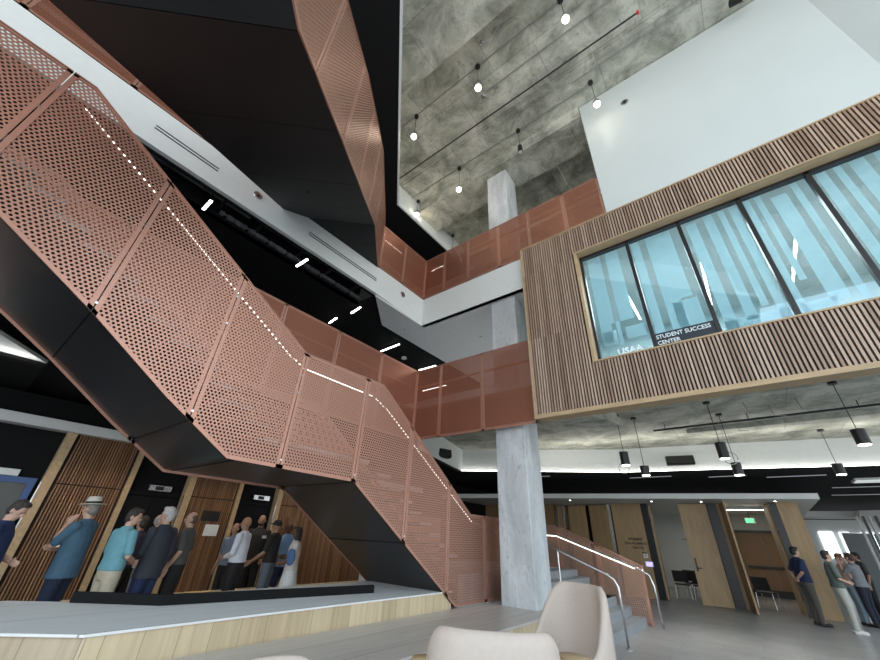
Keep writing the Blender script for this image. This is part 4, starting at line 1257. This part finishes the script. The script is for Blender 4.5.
# plant behind the upper railing
pl_ = thing('potted_plant', 'green spiky potted plant behind the upper gallery railing left of the column', 'plant', (-5.55, 7.9, 8.97))
MB().lathe([(0.14, 0), (0.2, 0.5), (0.18, 0.5), (0.17, 0.45), (0, 0.45)], c=(-5.55, 7.9, 8.97), n=20).build('pot', M_POT, pl_)
lf = MB()
for k in range(46):
    a = random.uniform(0, 2 * pi); L_ = random.uniform(0.6, 1.0); d0 = Vector((cos(a), sin(a), 0)); w_ = 0.03
    sd = Vector((-sin(a), cos(a), 0)) * w_
    rise = random.uniform(0.6, 1.05)
    pts = [Vector((-5.55, 7.9, 9.4)) + d0 * (L_ * s * 0.6) + Vector((0, 0, rise * s * (1.25 - 0.55 * s) * 1.2)) for s in (0, 0.35, 0.7, 1.0)]
    for i in range(3):
        wa, wb = (0.6, 1.0, 0.7, 0.05)[i], (0.6, 1.0, 0.7, 0.05)[i + 1]
        lf.face([pts[i] - sd * wa, pts[i] + sd * wa, pts[i + 1] + sd * wb, pts[i + 1] - sd * wb])
lf.build('leaves', M_LEAF, pl_)

# glazed front behind the photographer
wf = thing('window_front', 'tall glazed front behind the photographer', 'window', (0, -9, 0)); wf['kind'] = 'structure'
for x in (-6.5, -4, -1.5, 1, 3.5, 6, 8.5):
    MB().box(x - 0.06, x + 0.06, -9.1, -8.95, 0, 11.5).build('mullion', M_WHITE, wf)
for z in (3.2, 7.0, 11.4):
    MB().box(-7, 9, -9.1, -8.95, z - 0.08, z + 0.08).build('mullion', M_WHITE, wf)

# ------------------------------------------------------------------ people
M_EYE = mat('eye_dark', (0.02, 0.015, 0.012), 0.3, var=0)
PC = {}


def cmat(key, col, rough=0.8, var=0.07, scale=14):
    if key not in PC:
        PC[key] = mat(key, col, rough, var=var, scale=scale, bump=0.05)
    return PC[key]


def loft(mb, rings, n=18):
    """rings: (centre, rx, ry[, yaw]) stacked along a path, elliptical sections in the horizontal plane"""
    vs = []; fs = []
    for r in rings:
        c, rx, ry = Vector(r[0]), r[1], r[2]
        for k in range(n):
            a = 2 * pi * k / n
            vs.append(c + Vector((rx * cos(a), ry * sin(a), 0)))
    for i in range(len(rings) - 1):
        for k in range(n):
            fs.append((i * n + k, i * n + (k + 1) % n, (i + 1) * n + (k + 1) % n, (i + 1) * n + k))
    fs.append(tuple(range(n))[::-1]); fs.append(tuple((len(rings) - 1) * n + k for k in range(n)))
    mb.idx(vs, fs, 0, True)


def capsule(mb, pts, rs, n=12):
    mb.tube(pts, 0, n, rs=rs)
    for p, r in zip(pts, rs):
        mb.ball(p, r * 0.99, n=n, m_=8)


def remeshed(mb, name, mats, parent, voxel, smooth=3, M=None):
    """fuse overlapping shapes into one continuous skin"""
    tmp = mb.build(name + '_raw', mats, None, local=True)
    rm = tmp.modifiers.new('r', 'REMESH'); rm.mode = 'VOXEL'; rm.voxel_size = voxel; rm.use_smooth_shade = True
    if smooth:
        sm_ = tmp.modifiers.new('s', 'SMOOTH'); sm_.factor = 0.5; sm_.iterations = smooth
    dg = bpy.context.evaluated_depsgraph_get()
    me = bpy.data.meshes.new_from_object(tmp.evaluated_get(dg))
    bpy.data.objects.remove(tmp)
    if M is not None:
        me.transform(M)
    me.materials.clear()
    for mm in (mats if isinstance(mats, (list, tuple)) else [mats]):
        me.materials.append(mm)
    me.polygons.foreach_set('use_smooth', [True] * len(me.polygons))
    o = bpy.data.objects.new(name, me); COL.objects.link(o)
    if parent is not None: o.parent = parent
    return o


ARMS = {  # elbow, wrist, hand direction, for the right side (+x); mirrored for the left
    'down': ((0.245, -0.03, 1.13), (0.255, 0.05, 0.88), (0.0, 0.15, -1)),
    'pocket': ((0.27, -0.07, 1.14), (0.19, 0.07, 0.93), (-0.2, 0.25, -1)),
    'hip': ((0.30, -0.12, 1.16), (0.18, 0.02, 0.98), (-0.6, 0.4, -0.5)),
    'folded': ((0.245, 0.07, 1.14), (0.02, 0.22, 1.20), (-1, 0.05, 0.15)),
    'behind': ((0.26, -0.13, 1.15), (0.05, -0.20, 0.98), (-1, -0.1, -0.2)),
    'chin': ((0.20, 0.17, 1.17), (0.06, 0.19, 1.42), (-0.25, -0.35, 1)),
    'phone': ((0.24, 0.16, 1.22), (0.15, 0.22, 1.50), (-0.3, 0.1, 1)),
    'front': ((0.25, 0.01, 1.13), (0.09, 0.21, 1.05), (-0.8, 0.5, -0.1)),
    'reach': ((0.26, 0.04, 1.14), (0.27, 0.26, 0.98), (0.0, 0.8, -0.6)),
    'across': ((0.22, 0.12, 1.15), (0.0, 0.23, 1.12), (-1, 0.2, 0.2)),
}


def person(x, y, face, label, H=1.75, skin=(0.50, 0.30, 0.21), top=('navy_knit', (0.02, 0.04, 0.11)), sleeve='short', hem=0.93,
           legs=('dark_denim', (0.03, 0.04, 0.08)), shoes=(0.015, 0.013, 0.012), hair='short', haircol=(0.025, 0.018, 0.014),
           arms=('down', 'down'), head=(0, 0), bulk=1.0, skirt=None, jacket=None, extra=None, stance=0.10, group=None, z0=0.0, lean=0.0):
    s = H / 1.75
    kx = bulk
    sk = cmat('skin_%02d%02d%02d' % tuple(int(c * 99) for c in skin), skin, 0.55, 0.04)
    body = MB()
    loft(body, [((0, 0, 0.86), 0.13 * kx, 0.10 * kx), ((0, 0, 0.95), 0.165 * kx, 0.115 * kx), ((0, 0, 1.08), 0.145 * kx, 0.105 * kx), ((0, 0, 1.22), 0.155 * kx, 0.11 * kx),
                ((0, 0, 1.35), 0.175 * kx, 0.11), ((0, -0.005, 1.42), 0.165, 0.085), ((0, -0.005, 1.47), 0.085, 0.065), ((0, 0.005, 1.50), 0.056, 0.058), ((0, 0.012, 1.58), 0.054, 0.058)])
    # head with jaw, nose and ears
    hy, hp = radians(head[0]), radians(head[1])
    HM = Matrix.Translation((0, 0.01, 1.56)) @ Matrix.Rotation(hy, 4, 'Z') @ Matrix.Rotation(-hp, 4, 'X')
    hb = MB()
    hb.ball((0, 0.0, 0.085), 0.074, 0.092, 0.103, n=20, m_=14)
    hb.ball((0, 0.028, 0.02), 0.053, 0.062, 0.06, n=16, m_=10)
    hb.ball((0, 0.098, 0.055), 0.014, 0.020, 0.024, n=10, m_=8)
    hb.ball((0, 0.078, 0.02), 0.024, 0.014, 0.010, n=10, m_=8)
    hb.ball((0, 0.082, 0.095), 0.045, 0.014, 0.010, n=10, m_=8)
    for sx in (-1, 1):
        hb.ball((sx * 0.076, 0.0, 0.06), 0.012, 0.020, 0.032, n=10, m_=8)
    for v in range(len(hb.v)):
        hb.v[v] = tuple(HM @ Vector(hb.v[v]))
    off = len(body.v); body.v += hb.v; body.f += [tuple(i + off for i in f) for f in hb.f]; body.mi += hb.mi; body.sm += hb.sm
    sleeves = MB(); tr = MB(); sh = MB()
    sw = 0.19 * (0.5 + 0.5 * kx)
    for side, arm in ((1, arms[0]), (-1, arms[1])):
        e, w_, hd = ARMS[arm]
        mir = Vector((side, 1, 1))
        S_ = Vector((side * sw, -0.005, 1.405)); E_ = Vector(e) * mir; W_ = Vector(w_) * mir; D_ = (Vector(hd) * mir).normalized()
        E_.x += side * 0.10 * (kx - 1); 
        capsule(body, [S_, S_.lerp(E_, .5), E_, E_.lerp(W_, .35), W_], [0.052, 0.046, 0.038, 0.038, 0.027])
        # hand: palm, four fingers, thumb
        nrm_ = D_.cross(Vector((0, 0, 1)) if abs(D_.z) < 0.8 else Vector((0, 1, 0))).normalized()
        pw = D_.cross(nrm_).normalized()
        palm = W_ + D_ * 0.05
        hm = Matrix((tuple(pw), tuple(nrm_), tuple(D_))).transposed()
        body.ball(palm, 0.040, 0.019, 0.052, n=12, m_=8, rot=hm)
        for f_, (off_, ln) in enumerate(((-0.028, 0.070), (-0.009, 0.082), (0.010, 0.076), (0.028, 0.058))):
            b0 = palm + pw * off_ + D_ * 0.036
            b1 = b0 + (D_ * 0.9 + nrm_ * 0.25 * side) * ln * 0.5
            b2 = b1 + (D_ * 0.7 + nrm_ * 0.7 * side) * ln * 0.5
            capsule(body, [b0, b1, b2], [0.0098, 0.0092, 0.008], 8)
        t0 = palm - pw * 0.032 - D_ * 0.018
        capsule(body, [t0, t0 - pw * 0.022 + D_ * 0.03, t0 - pw * 0.024 + D_ * 0.06], [0.013, 0.011, 0.009], 8)
        # sleeve
        if sleeve == 'short':
            capsule(sleeves, [S_, S_.lerp(E_, .45), S_.lerp(E_, .80)], [0.068, 0.062, 0.060])
        elif sleeve == 'long':
            capsule(sleeves, [S_, S_.lerp(E_, .5), E_, E_.lerp(W_, .5), E_.lerp(W_, .93)], [0.068, 0.060, 0.054, 0.048, 0.040])
        # leg
        hipp = Vector((side * 0.085 * kx, 0, 0.88)); kn = Vector((side * stance, 0.02, 0.48)); an = Vector((side * (stance + 0.01), -0.01, 0.09))
        capsule(body, [hipp, hipp.lerp(kn, .5), kn, kn.lerp(an, .4), an], [0.085, 0.073, 0.055, 0.052, 0.038])
        capsule(body, [an, Vector((an.x * 1.1, 0.11, 0.04))], [0.040, 0.032])
        capsule(tr, [hipp, hipp.lerp(kn, .5), kn, kn.lerp(an, .5), Vector((an.x, -0.01, 0.10))], [0.102 * kx, 0.088, 0.072, 0.066, 0.062])
        capsule(sh, [Vector((an.x, -0.04, 0.045)), Vector((an.x * 1.04, 0.06, 0.045)), Vector((an.x * 1.1, 0.15, 0.035))], [0.047, 0.048, 0.038])
        sh.box(an.x - 0.04, an.x + 0.045, -0.07, 0.17, 0.0, 0.03)
    loft(tr, [((0, 0, 0.84), 0.15 * kx, 0.11 * kx), ((0, 0, 0.93), 0.18 * kx, 0.128 * kx), ((0, 0, 1.02), 0.165 * kx, 0.122 * kx)])
    shirt = sleeves
    fl = 1.06 if hem < 0.95 else 1.0
    loft(shirt, [((0, 0, hem), 0.188 * kx * fl, 0.138 * kx * fl), ((0, 0, 1.0), 0.182 * kx, 0.134 * kx), ((0, 0.005, 1.10), 0.172 * kx, 0.13 * kx), ((0, 0, 1.22), 0.178 * kx, 0.13 * kx),
                 ((0, 0, 1.35), 0.196 * kx, 0.128), ((0, -0.005, 1.425), 0.182, 0.10), ((0, -0.005, 1.475), 0.10, 0.078), ((0, 0.0, 1.505), 0.072, 0.07)])
    LM = Matrix.Rotation(lean, 4, 'X')
    PM = Matrix.Translation((x, y, z0)) @ Matrix.Rotation(face, 4, 'Z') @ LM @ Matrix.Scale(s, 4)
    root = bpy.data.objects.new('person', None)
    bo = remeshed(body, 'person', sk, None, 0.0085, 2)
    bo.matrix_world = PM
    bpy.data.objects.remove(root)
    tag(bo, label, 'person', group)
    remeshed(shirt, 'shirt', cmat(*top), bo, 0.013, 4)
    if skirt:
        kb = MB(); loft(kb, [((0, 0, skirt[2]), 0.30, 0.26), ((0, 0, 0.62), 0.23, 0.19), ((0, 0, 0.92), 0.185, 0.14), ((0, 0, 1.03), 0.15, 0.11)])
        remeshed(kb, 'skirt', cmat(*skirt[:2]), bo, 0.014, 4)
    else:
        remeshed(tr, 'trousers', cmat(*legs), bo, 0.013, 3)
    remeshed(sh, 'shoes', cmat('shoe_%02d' % int(shoes[0] * 99), shoes, 0.5), bo, 0.010, 2)
    if hair:
        hm_ = cmat('hair_%02d%02d' % (int(haircol[0] * 99), int(haircol[2] * 99)), haircol, 0.7, 0.3, 40)
        hb = MB()
        if hair == 'stubble':
            hb.ball((0, -0.012, 0.078), 0.078, 0.088, 0.095, n=18, m_=12)
        else:
            hb.ball((0, -0.014, 0.100), 0.083, 0.094, 0.100, n=18, m_=12)
            hb.ball((0, -0.035, 0.050), 0.076, 0.070, 0.075, n=16, m_=10)
            hb.ball((0, 0.045, 0.165), 0.055, 0.045, 0.030, n=14, m_=8)
        if hair == 'long':
            hb.ball((0, -0.05, -0.05), 0.095, 0.06, 0.16, n=16, m_=12)
            for sx in (-1, 1):
                hb.ball((sx * 0.07, -0.01, -0.02), 0.028, 0.05, 0.14, n=12, m_=10)
        if hair == 'cap':
            hb = MB(); hb.ball((0, -0.005, 0.115), 0.084, 0.102, 0.085, n=18, m_=12)
            hb.ball((0, 0.11, 0.115), 0.06, 0.075, 0.012, n=16, m_=8)
        remeshed(hb, 'cap' if hair == 'cap' else 'hair', hm_, bo, 0.009, 2, M=HM)
    if extra == 'hat':
        hb = MB()
        hb.lathe([(0.0, 0.128), (0.145, 0.125), (0.150, 0.133), (0.084, 0.137)], n=28, sy=1.12)
        o = hb.lathe([(0.087, 0.13), (0.082, 0.19), (0.070, 0.232), (0.03, 0.238), (0, 0.228)], n=28, sy=1.14).build('straw_hat', cmat('pale_straw', (0.55, 0.52, 0.46)), bo, local=True)
        o.matrix_local = HM
        o2 = MB().lathe([(0.0895, 0.14), (0.087, 0.168), (0.08, 0.168)], n=28, sy=1.14).build('hat_band', M_BMET, o, local=True)
    if extra == 'glasses' or extra == 'beard':
        if extra == 'glasses':
            g_ = MB()
            for sx in (-1, 1):
                c = [(sx * 0.032 + 0.022 * cos(a), 0.098, 0.078 + 0.017 * sin(a)) for a in [2 * pi * i / 14 for i in range(15)]]
                g_.tube(c, 0.003, 6); g_.tube([(sx * 0.054, 0.095, 0.08), (sx * 0.078, 0.0, 0.08)], 0.003, 6)
            g_.tube([(-0.012, 0.1, 0.08), (0.012, 0.1, 0.08)], 0.003, 6)
            g_.build('glasses', M_BMET, bo, local=True).matrix_local = HM
        else:
            hb = MB(); hb.ball((0, 0.035, 0.0), 0.055, 0.06, 0.045, n=14, m_=10)
            remeshed(hb, 'beard', cmat('hair_dark_beard', (0.03, 0.02, 0.016)), bo, 0.009, 2, M=HM)
    ey = MB()
    for sx in (-1, 1):
        ey.ball((sx * 0.030, 0.084, 0.078), 0.011, 0.008, 0.007, n=10, m_=6)
    ey.build('eyes', M_EYE, bo, local=True).matrix_local = HM
    if sleeve == 'none': pass
    return bo


def at_px(az_xy, d):
    """ground position from a viewing direction (unit x, y) and distance"""
    return az_xy[0] * d, az_xy[1] * d


def dirpx(px, py, d):
    v = fw + rt * ((px - 440) / FPX) - up * ((py - 330) / FPX)
    h = sqrt(v.x ** 2 + v.y ** 2)
    return v.x / h * d, v.y / h * d, EYE.z + v.z / h * d


FAIR = (0.50, 0.31, 0.23); TAN = (0.36, 0.20, 0.13); DARK = (0.13, 0.07, 0.045)
# facing: rotation so that local +y (front) points to a world direction
def facing(az):            # az measured from +y towards +x, degrees
    return -radians(az)


GL = 'people waiting in the elevator lobby'
P = [
    # head px, distance, facing azimuth
    ((20, 502), 7.8, 20, dict(label='man in a navy polo and jeans at the left edge, looking down', top=('navy_knit', (0.010, 0.022, 0.075)), legs=('blue_denim', (0.03, 0.07, 0.15)), haircol=(0.03, 0.022, 0.018), arms=('down', 'front'), head=(-20, 28), hem=0.90, bulk=1.06, skin=FAIR)),
    ((97, 503), 8.3, -140, dict(label='man in a pale straw hat and steel blue shirt with a hand at his chin', top=('steel_blue_cotton', (0.055, 0.12, 0.18)), legs=('dark_denim', (0.012, 0.02, 0.05)), arms=('across', 'chin'), head=(-5, 5), hem=0.80, bulk=1.12, skin=FAIR, extra='hat', hair='short', haircol=(0.2, 0.18, 0.16))),
    ((136, 511), 7.9, -15, dict(label='man in a teal polo and khaki trousers seen from behind', top=('teal_knit', (0.13, 0.31, 0.36)), legs=('khaki_cotton', (0.42, 0.37, 0.28)), arms=('front', 'front'), head=(-45, 12), hem=0.95, bulk=1.05, skin=FAIR)),
    ((146, 519), 9.4, -120, dict(label='person in dark purple mostly hidden behind the man in teal', top=('dark_purple_knit', (0.05, 0.035, 0.07)), legs=('black_cotton', (0.01, 0.01, 0.012)), skin=TAN)),
    ((163, 517), 8.9, 40, dict(label='man with folded arms in a pink checked shirt and grey trousers', top=('pale_pink_check', (0.42, 0.33, 0.35)), legs=('blue_grey_cotton', (0.13, 0.16, 0.22)), arms=('folded', 'folded'), sleeve='short', haircol=(0.3, 0.27, 0.25), hair='stubble', skin=FAIR, head=(10, -5))),
    ((172, 510), 8.2, -118, dict(label='grey haired man in a dark suit jacket and blue trousers', top=('charcoal_suiting', (0.030, 0.036, 0.05)), sleeve='long', hem=0.80, legs=('navy_cotton', (0.012, 0.025, 0.08)), haircol=(0.45, 0.43, 0.42), arms=('down', 'front'), skin=FAIR, bulk=1.05, head=(25, 0))),
    ((195, 515), 8.8, -140, dict(label='man with cropped hair in a dark grey polo and black trousers', top=('dark_grey_knit', (0.075, 0.075, 0.075)), legs=('black_cotton', (0.01, 0.01, 0.012)), hair='stubble', haircol=(0.12, 0.08, 0.06), arms=('down', 'pocket'), skin=FAIR, hem=0.96, head=(20, 0))),
    ((249, 520), 9.4, -130, dict(label='bald man in a white long sleeved shirt and black trousers', top=('white_cotton', (0.62, 0.66, 0.74)), sleeve='long', legs=('black_cotton', (0.01, 0.01, 0.012)), hair=None, skin=TAN, arms=('front', 'front'), bulk=1.12, hem=0.97, head=(15, 0))),
    ((238, 526), 10.1, 160, dict(label='person whose face shows behind the man in the white shirt', top=('blue_grey_knit', (0.14, 0.18, 0.26)), legs=('black_cotton', (0.01, 0.01, 0.012)), skin=TAN, hair='stubble')),
    ((264, 517), 10.9, 130, dict(label='bearded man in an open dark jacket with a white badge', top=('black_jacket', (0.022, 0.02, 0.018)), sleeve='long', hem=0.82, legs=('black_cotton', (0.01, 0.01, 0.012)), hair='stubble', extra='beard', skin=TAN, arms=('down', 'down'))),
    ((279, 523), 9.9, -125, dict(label='man in a black cap and black shirt with grey jeans, reaching forward', top=('black_knit', (0.014, 0.013, 0.015)), legs=('grey_denim', (0.10, 0.13, 0.17)), hair='cap', haircol=(0.012, 0.012, 0.014), skin=TAN, arms=('reach', 'reach'), hem=0.95)),
    ((291, 525), 10.5, 120, dict(label='person with glasses in a light blue denim shirt', top=('light_denim', (0.16, 0.28, 0.48)), legs=('navy_cotton', (0.012, 0.025, 0.08)), extra='glasses', skin=DARK, haircol=(0.02, 0.015, 0.012), hair='stubble', arms=('front', 'front'), hem=0.85)),
    ((300, 527), 9.3, -150, dict(label='woman with long dark hair in a white top and long white skirt', H=1.66, top=('white_knit', (0.55, 0.52, 0.50)), skirt=('white_skirt', (0.58, 0.60, 0.60), 0.25), hair='long', haircol=(0.025, 0.012, 0.012), skin=DARK, arms=('front', 'front'))),
]
for (px, d, az, kw) in P:
    x, y, ztop = dirpx(px[0], px[1] - 3, d)
    kw.setdefault('H', min(1.88, max(1.60, ztop)))
    kw['group'] = GL
    person(x, y, facing(az), **kw)
# things they carry
bx, by, bz = dirpx(291, 556, 8.95)
mb = MB(); mb.lathe([(0.04, -0.16), (0.10, -0.12), (0.12, 0.0), (0.09, 0.10), (0.04, 0.12)], c=(bx, by, bz), n=20, sy=0.5)
tag(mb.build('folded_jacket', cmat('blue_denim_bag', (0.07, 0.14, 0.30))), 'blue denim jacket held over the arm of the woman in the white skirt', 'jacket')
bx, by, bz = dirpx(264, 537, 10.72)
tag(MB().box(bx - .0, bx + 0.02, by - 0.05, by + 0.05, bz - 0.03, bz + 0.03).build('name_badge', M_WHITE), 'small white name badge on the dark jacket of the bearded man', 'badge')

GR = 'people in the commons at the right'
Q_ = [
    ((822, 626), None, -70, dict(label='man in a navy polo and brown grey trousers with hands behind his back', top=('navy_knit', (0.012, 0.015, 0.045)), legs=('brown_grey_cotton', (0.085, 0.078, 0.068)), arms=('behind', 'behind'), haircol=(0.02, 0.016, 0.014), H=1.79, skin=FAIR, bulk=1.12, hem=0.93, head=(0, 5)), 65),
    ((858, 634), None, 0, dict(label='man in a grey green T-shirt and pale trousers facing right', top=('grey_green_knit', (0.10, 0.125, 0.115)), legs=('pale_stone_cotton', (0.42, 0.42, 0.39)), arms=('front', 'front'), haircol=(0.03, 0.022, 0.018), H=1.72, skin=FAIR, shoes=(0.6, 0.6, 0.58), bulk=1.05), 80),
    ((868, 626), None, 0, dict(label='person in pale blue jeans close behind the man in the grey green shirt', top=('pale_pink_knit', (0.5, 0.36, 0.32)), legs=('pale_blue_denim', (0.22, 0.29, 0.36)), arms=('front', 'front'), haircol=(0.15, 0.06, 0.03), H=1.68, skin=FAIR), 75),
    ((880, 628), None, 0, dict(label='man in a light grey shirt and navy trousers with a hand at his face', top=('light_grey_knit', (0.20, 0.21, 0.23)), legs=('dark_navy_cotton', (0.012, 0.015, 0.03)), arms=('phone', 'phone'), haircol=(0.06, 0.03, 0.02), H=1.70, skin=FAIR, bulk=1.12, hem=0.92), -60),
    ((884, 619), None, 0, dict(label='man with dark hair behind the man in the light grey shirt', top=('dark_grey_cotton', (0.05, 0.05, 0.055)), legs=('black_cotton', (0.01, 0.01, 0.012)), haircol=(0.015, 0.012, 0.012), H=1.74, skin=TAN), -100),
]
for (px, _, _, kw, az) in Q_:
    v = fw + rt * ((px[0] - 440) / FPX) - up * ((px[1] - 330) / FPX)
    t_ = -EYE.z / v.z
    kw['group'] = GR
    person(v.x * t_, v.y * t_, facing(az), **kw)
# ------------------------------------------------------------------ cream tub chairs
def tub_chair(x, y, az, label, h=1.14, tablet=(0.3, 0.06, 0.8), ex=3.2, flat=0.34):
    """upholstered tub chair: wrap-around shell, seat cushion, swivel base, oak tablet"""
    t = thing('tub_chair', label, 'chair', (x, y, 0), 'cream tub chairs', rz=-radians(az))
    n = 44; span = radians(132)
    prof_n = 9
    vs = []; fs = []
    for i in range(n + 1):
        u = -1 + 2 * i / n
        th = u * span                      # 0 = back (-y), positive to the right
        a = abs(u)
        k = min(1, max(0, (a - flat) / 0.5)); k = k * k * (3 - 2 * k)
        top = h * (1 - k) + 0.70 * k
        if a > 0.93:
            top -= 0.05 * ((a - 0.93) / 0.07) ** 2
        # squarish plan
        def pos(r, z):
            ct, s_ = cos(th), sin(th)
            m_ = 1.0 / ((abs(ct) ** ex + abs(s_) ** ex) ** (1 / ex))
            lean_ = 1.0 + 0.10 * (z - 0.4) * max(0, ct)
            return Vector((s_ * m_ * r * 1.0, -ct * m_ * r * 0.96 * lean_, z))
        ro, ri = 0.43, 0.34 + 0.02 * a
        sec = [(ro - 0.06, 0.16), (ro - 0.01, 0.24), (ro, 0.45), (ro + 0.005, top - 0.10), (ro - 0.003, top - 0.035), (ro - 0.025, top - 0.006),
               ((ro + ri) / 2, top + 0.004), (ri + 0.022, top - 0.006), (ri + 0.004, top - 0.04), (ri, top - 0.12), (ri - 0.01, 0.45), (ri - 0.01, 0.20)]
        for r, z in sec:
            vs.append(pos(r, z))
    m_ = 12
    for i in range(n):
        for j in range(m_):
            a, b_ = i * m_ + j, i * m_ + (j + 1) % m_
            fs.append((a, b_, b_ + m_, a + m_))
    fs.append(tuple(range(m_))[::-1]); fs.append(tuple(n * m_ + j for j in range(m_)))
    mb = MB(); mb.idx(vs, fs, 0, True)
    mb.build('shell', M_CREAM, t, local=True, subsurf=1)
    # stitched seams on the outside of the back
    for u in (-0.42, 0.42):
        th = u * span; ct, s_ = cos(th), sin(th)
        mm = 1.0 / ((abs(ct) ** ex + abs(s_) ** ex) ** (1 / ex))
        pts = [(s_ * mm * 0.434, -ct * mm * 0.434 * 0.96 * (1 + 0.10 * (z - 0.4) * ct), z) for z in [0.26 + (h - 0.42) * q / 4 for q in range(5)]]
        MB().tube(pts, 0.0035, 6).build('seam', M_CREAM2, t, local=True)
    st_ = MB()
    st_.lathe([(0, 0.28), (0.32, 0.28), (0.345, 0.31), (0.35, 0.40), (0.335, 0.445), (0.29, 0.465), (0, 0.47)], n=36, sy=1.02)
    st_.build('seat_cushion', M_CREAM2, t, local=True)
    MB().lathe([(0, 0.14), (0.34, 0.15), (0.37, 0.2), (0.33, 0.28), (0, 0.28)], n=36).build('seat_base', M_CREAM, t, local=True)
    MB().lathe([(0.045, 0.02), (0.04, 0.15)], n=20).build('swivel_post', M_BMET, t, local=True)
    MB().lathe([(0, 0.0), (0.30, 0.0), (0.30, 0.012), (0.06, 0.03), (0, 0.03)], n=36).build('base_plate', M_BMET, t, local=True)
    if tablet:
        tb = MB().lathe([(0, 0.0), (0.150, 0.0), (0.158, 0.01), (0.150, 0.022), (0, 0.022)], c=tablet, n=36, sx=1.0, sy=0.8)
        o = tb.build('tablet', M_OAK, t, local=True)
        MB().cyl((tablet[0] * 1.1, tablet[1] * .6, 0.5), tablet, 0.016, n=12).build('tablet_arm', M_BMET, o, local=True)
    return t


tub_chair(-1.66, 2.74, -34, 'large cream tub chair in front, seen from its back', 1.12, (-0.42, 0.30, 0.80))
tub_chair(-1.86, 4.45, 200, 'cream tub chair with oak tablet facing the camera near the steel handrail', 1.22, (-0.32, 0.22, 0.70), 2.7, 0.27)
tub_chair(-2.62, 1.72, 100, 'cream tub chair of which only a rounded top shows at the bottom edge', 0.82, tablet=None)
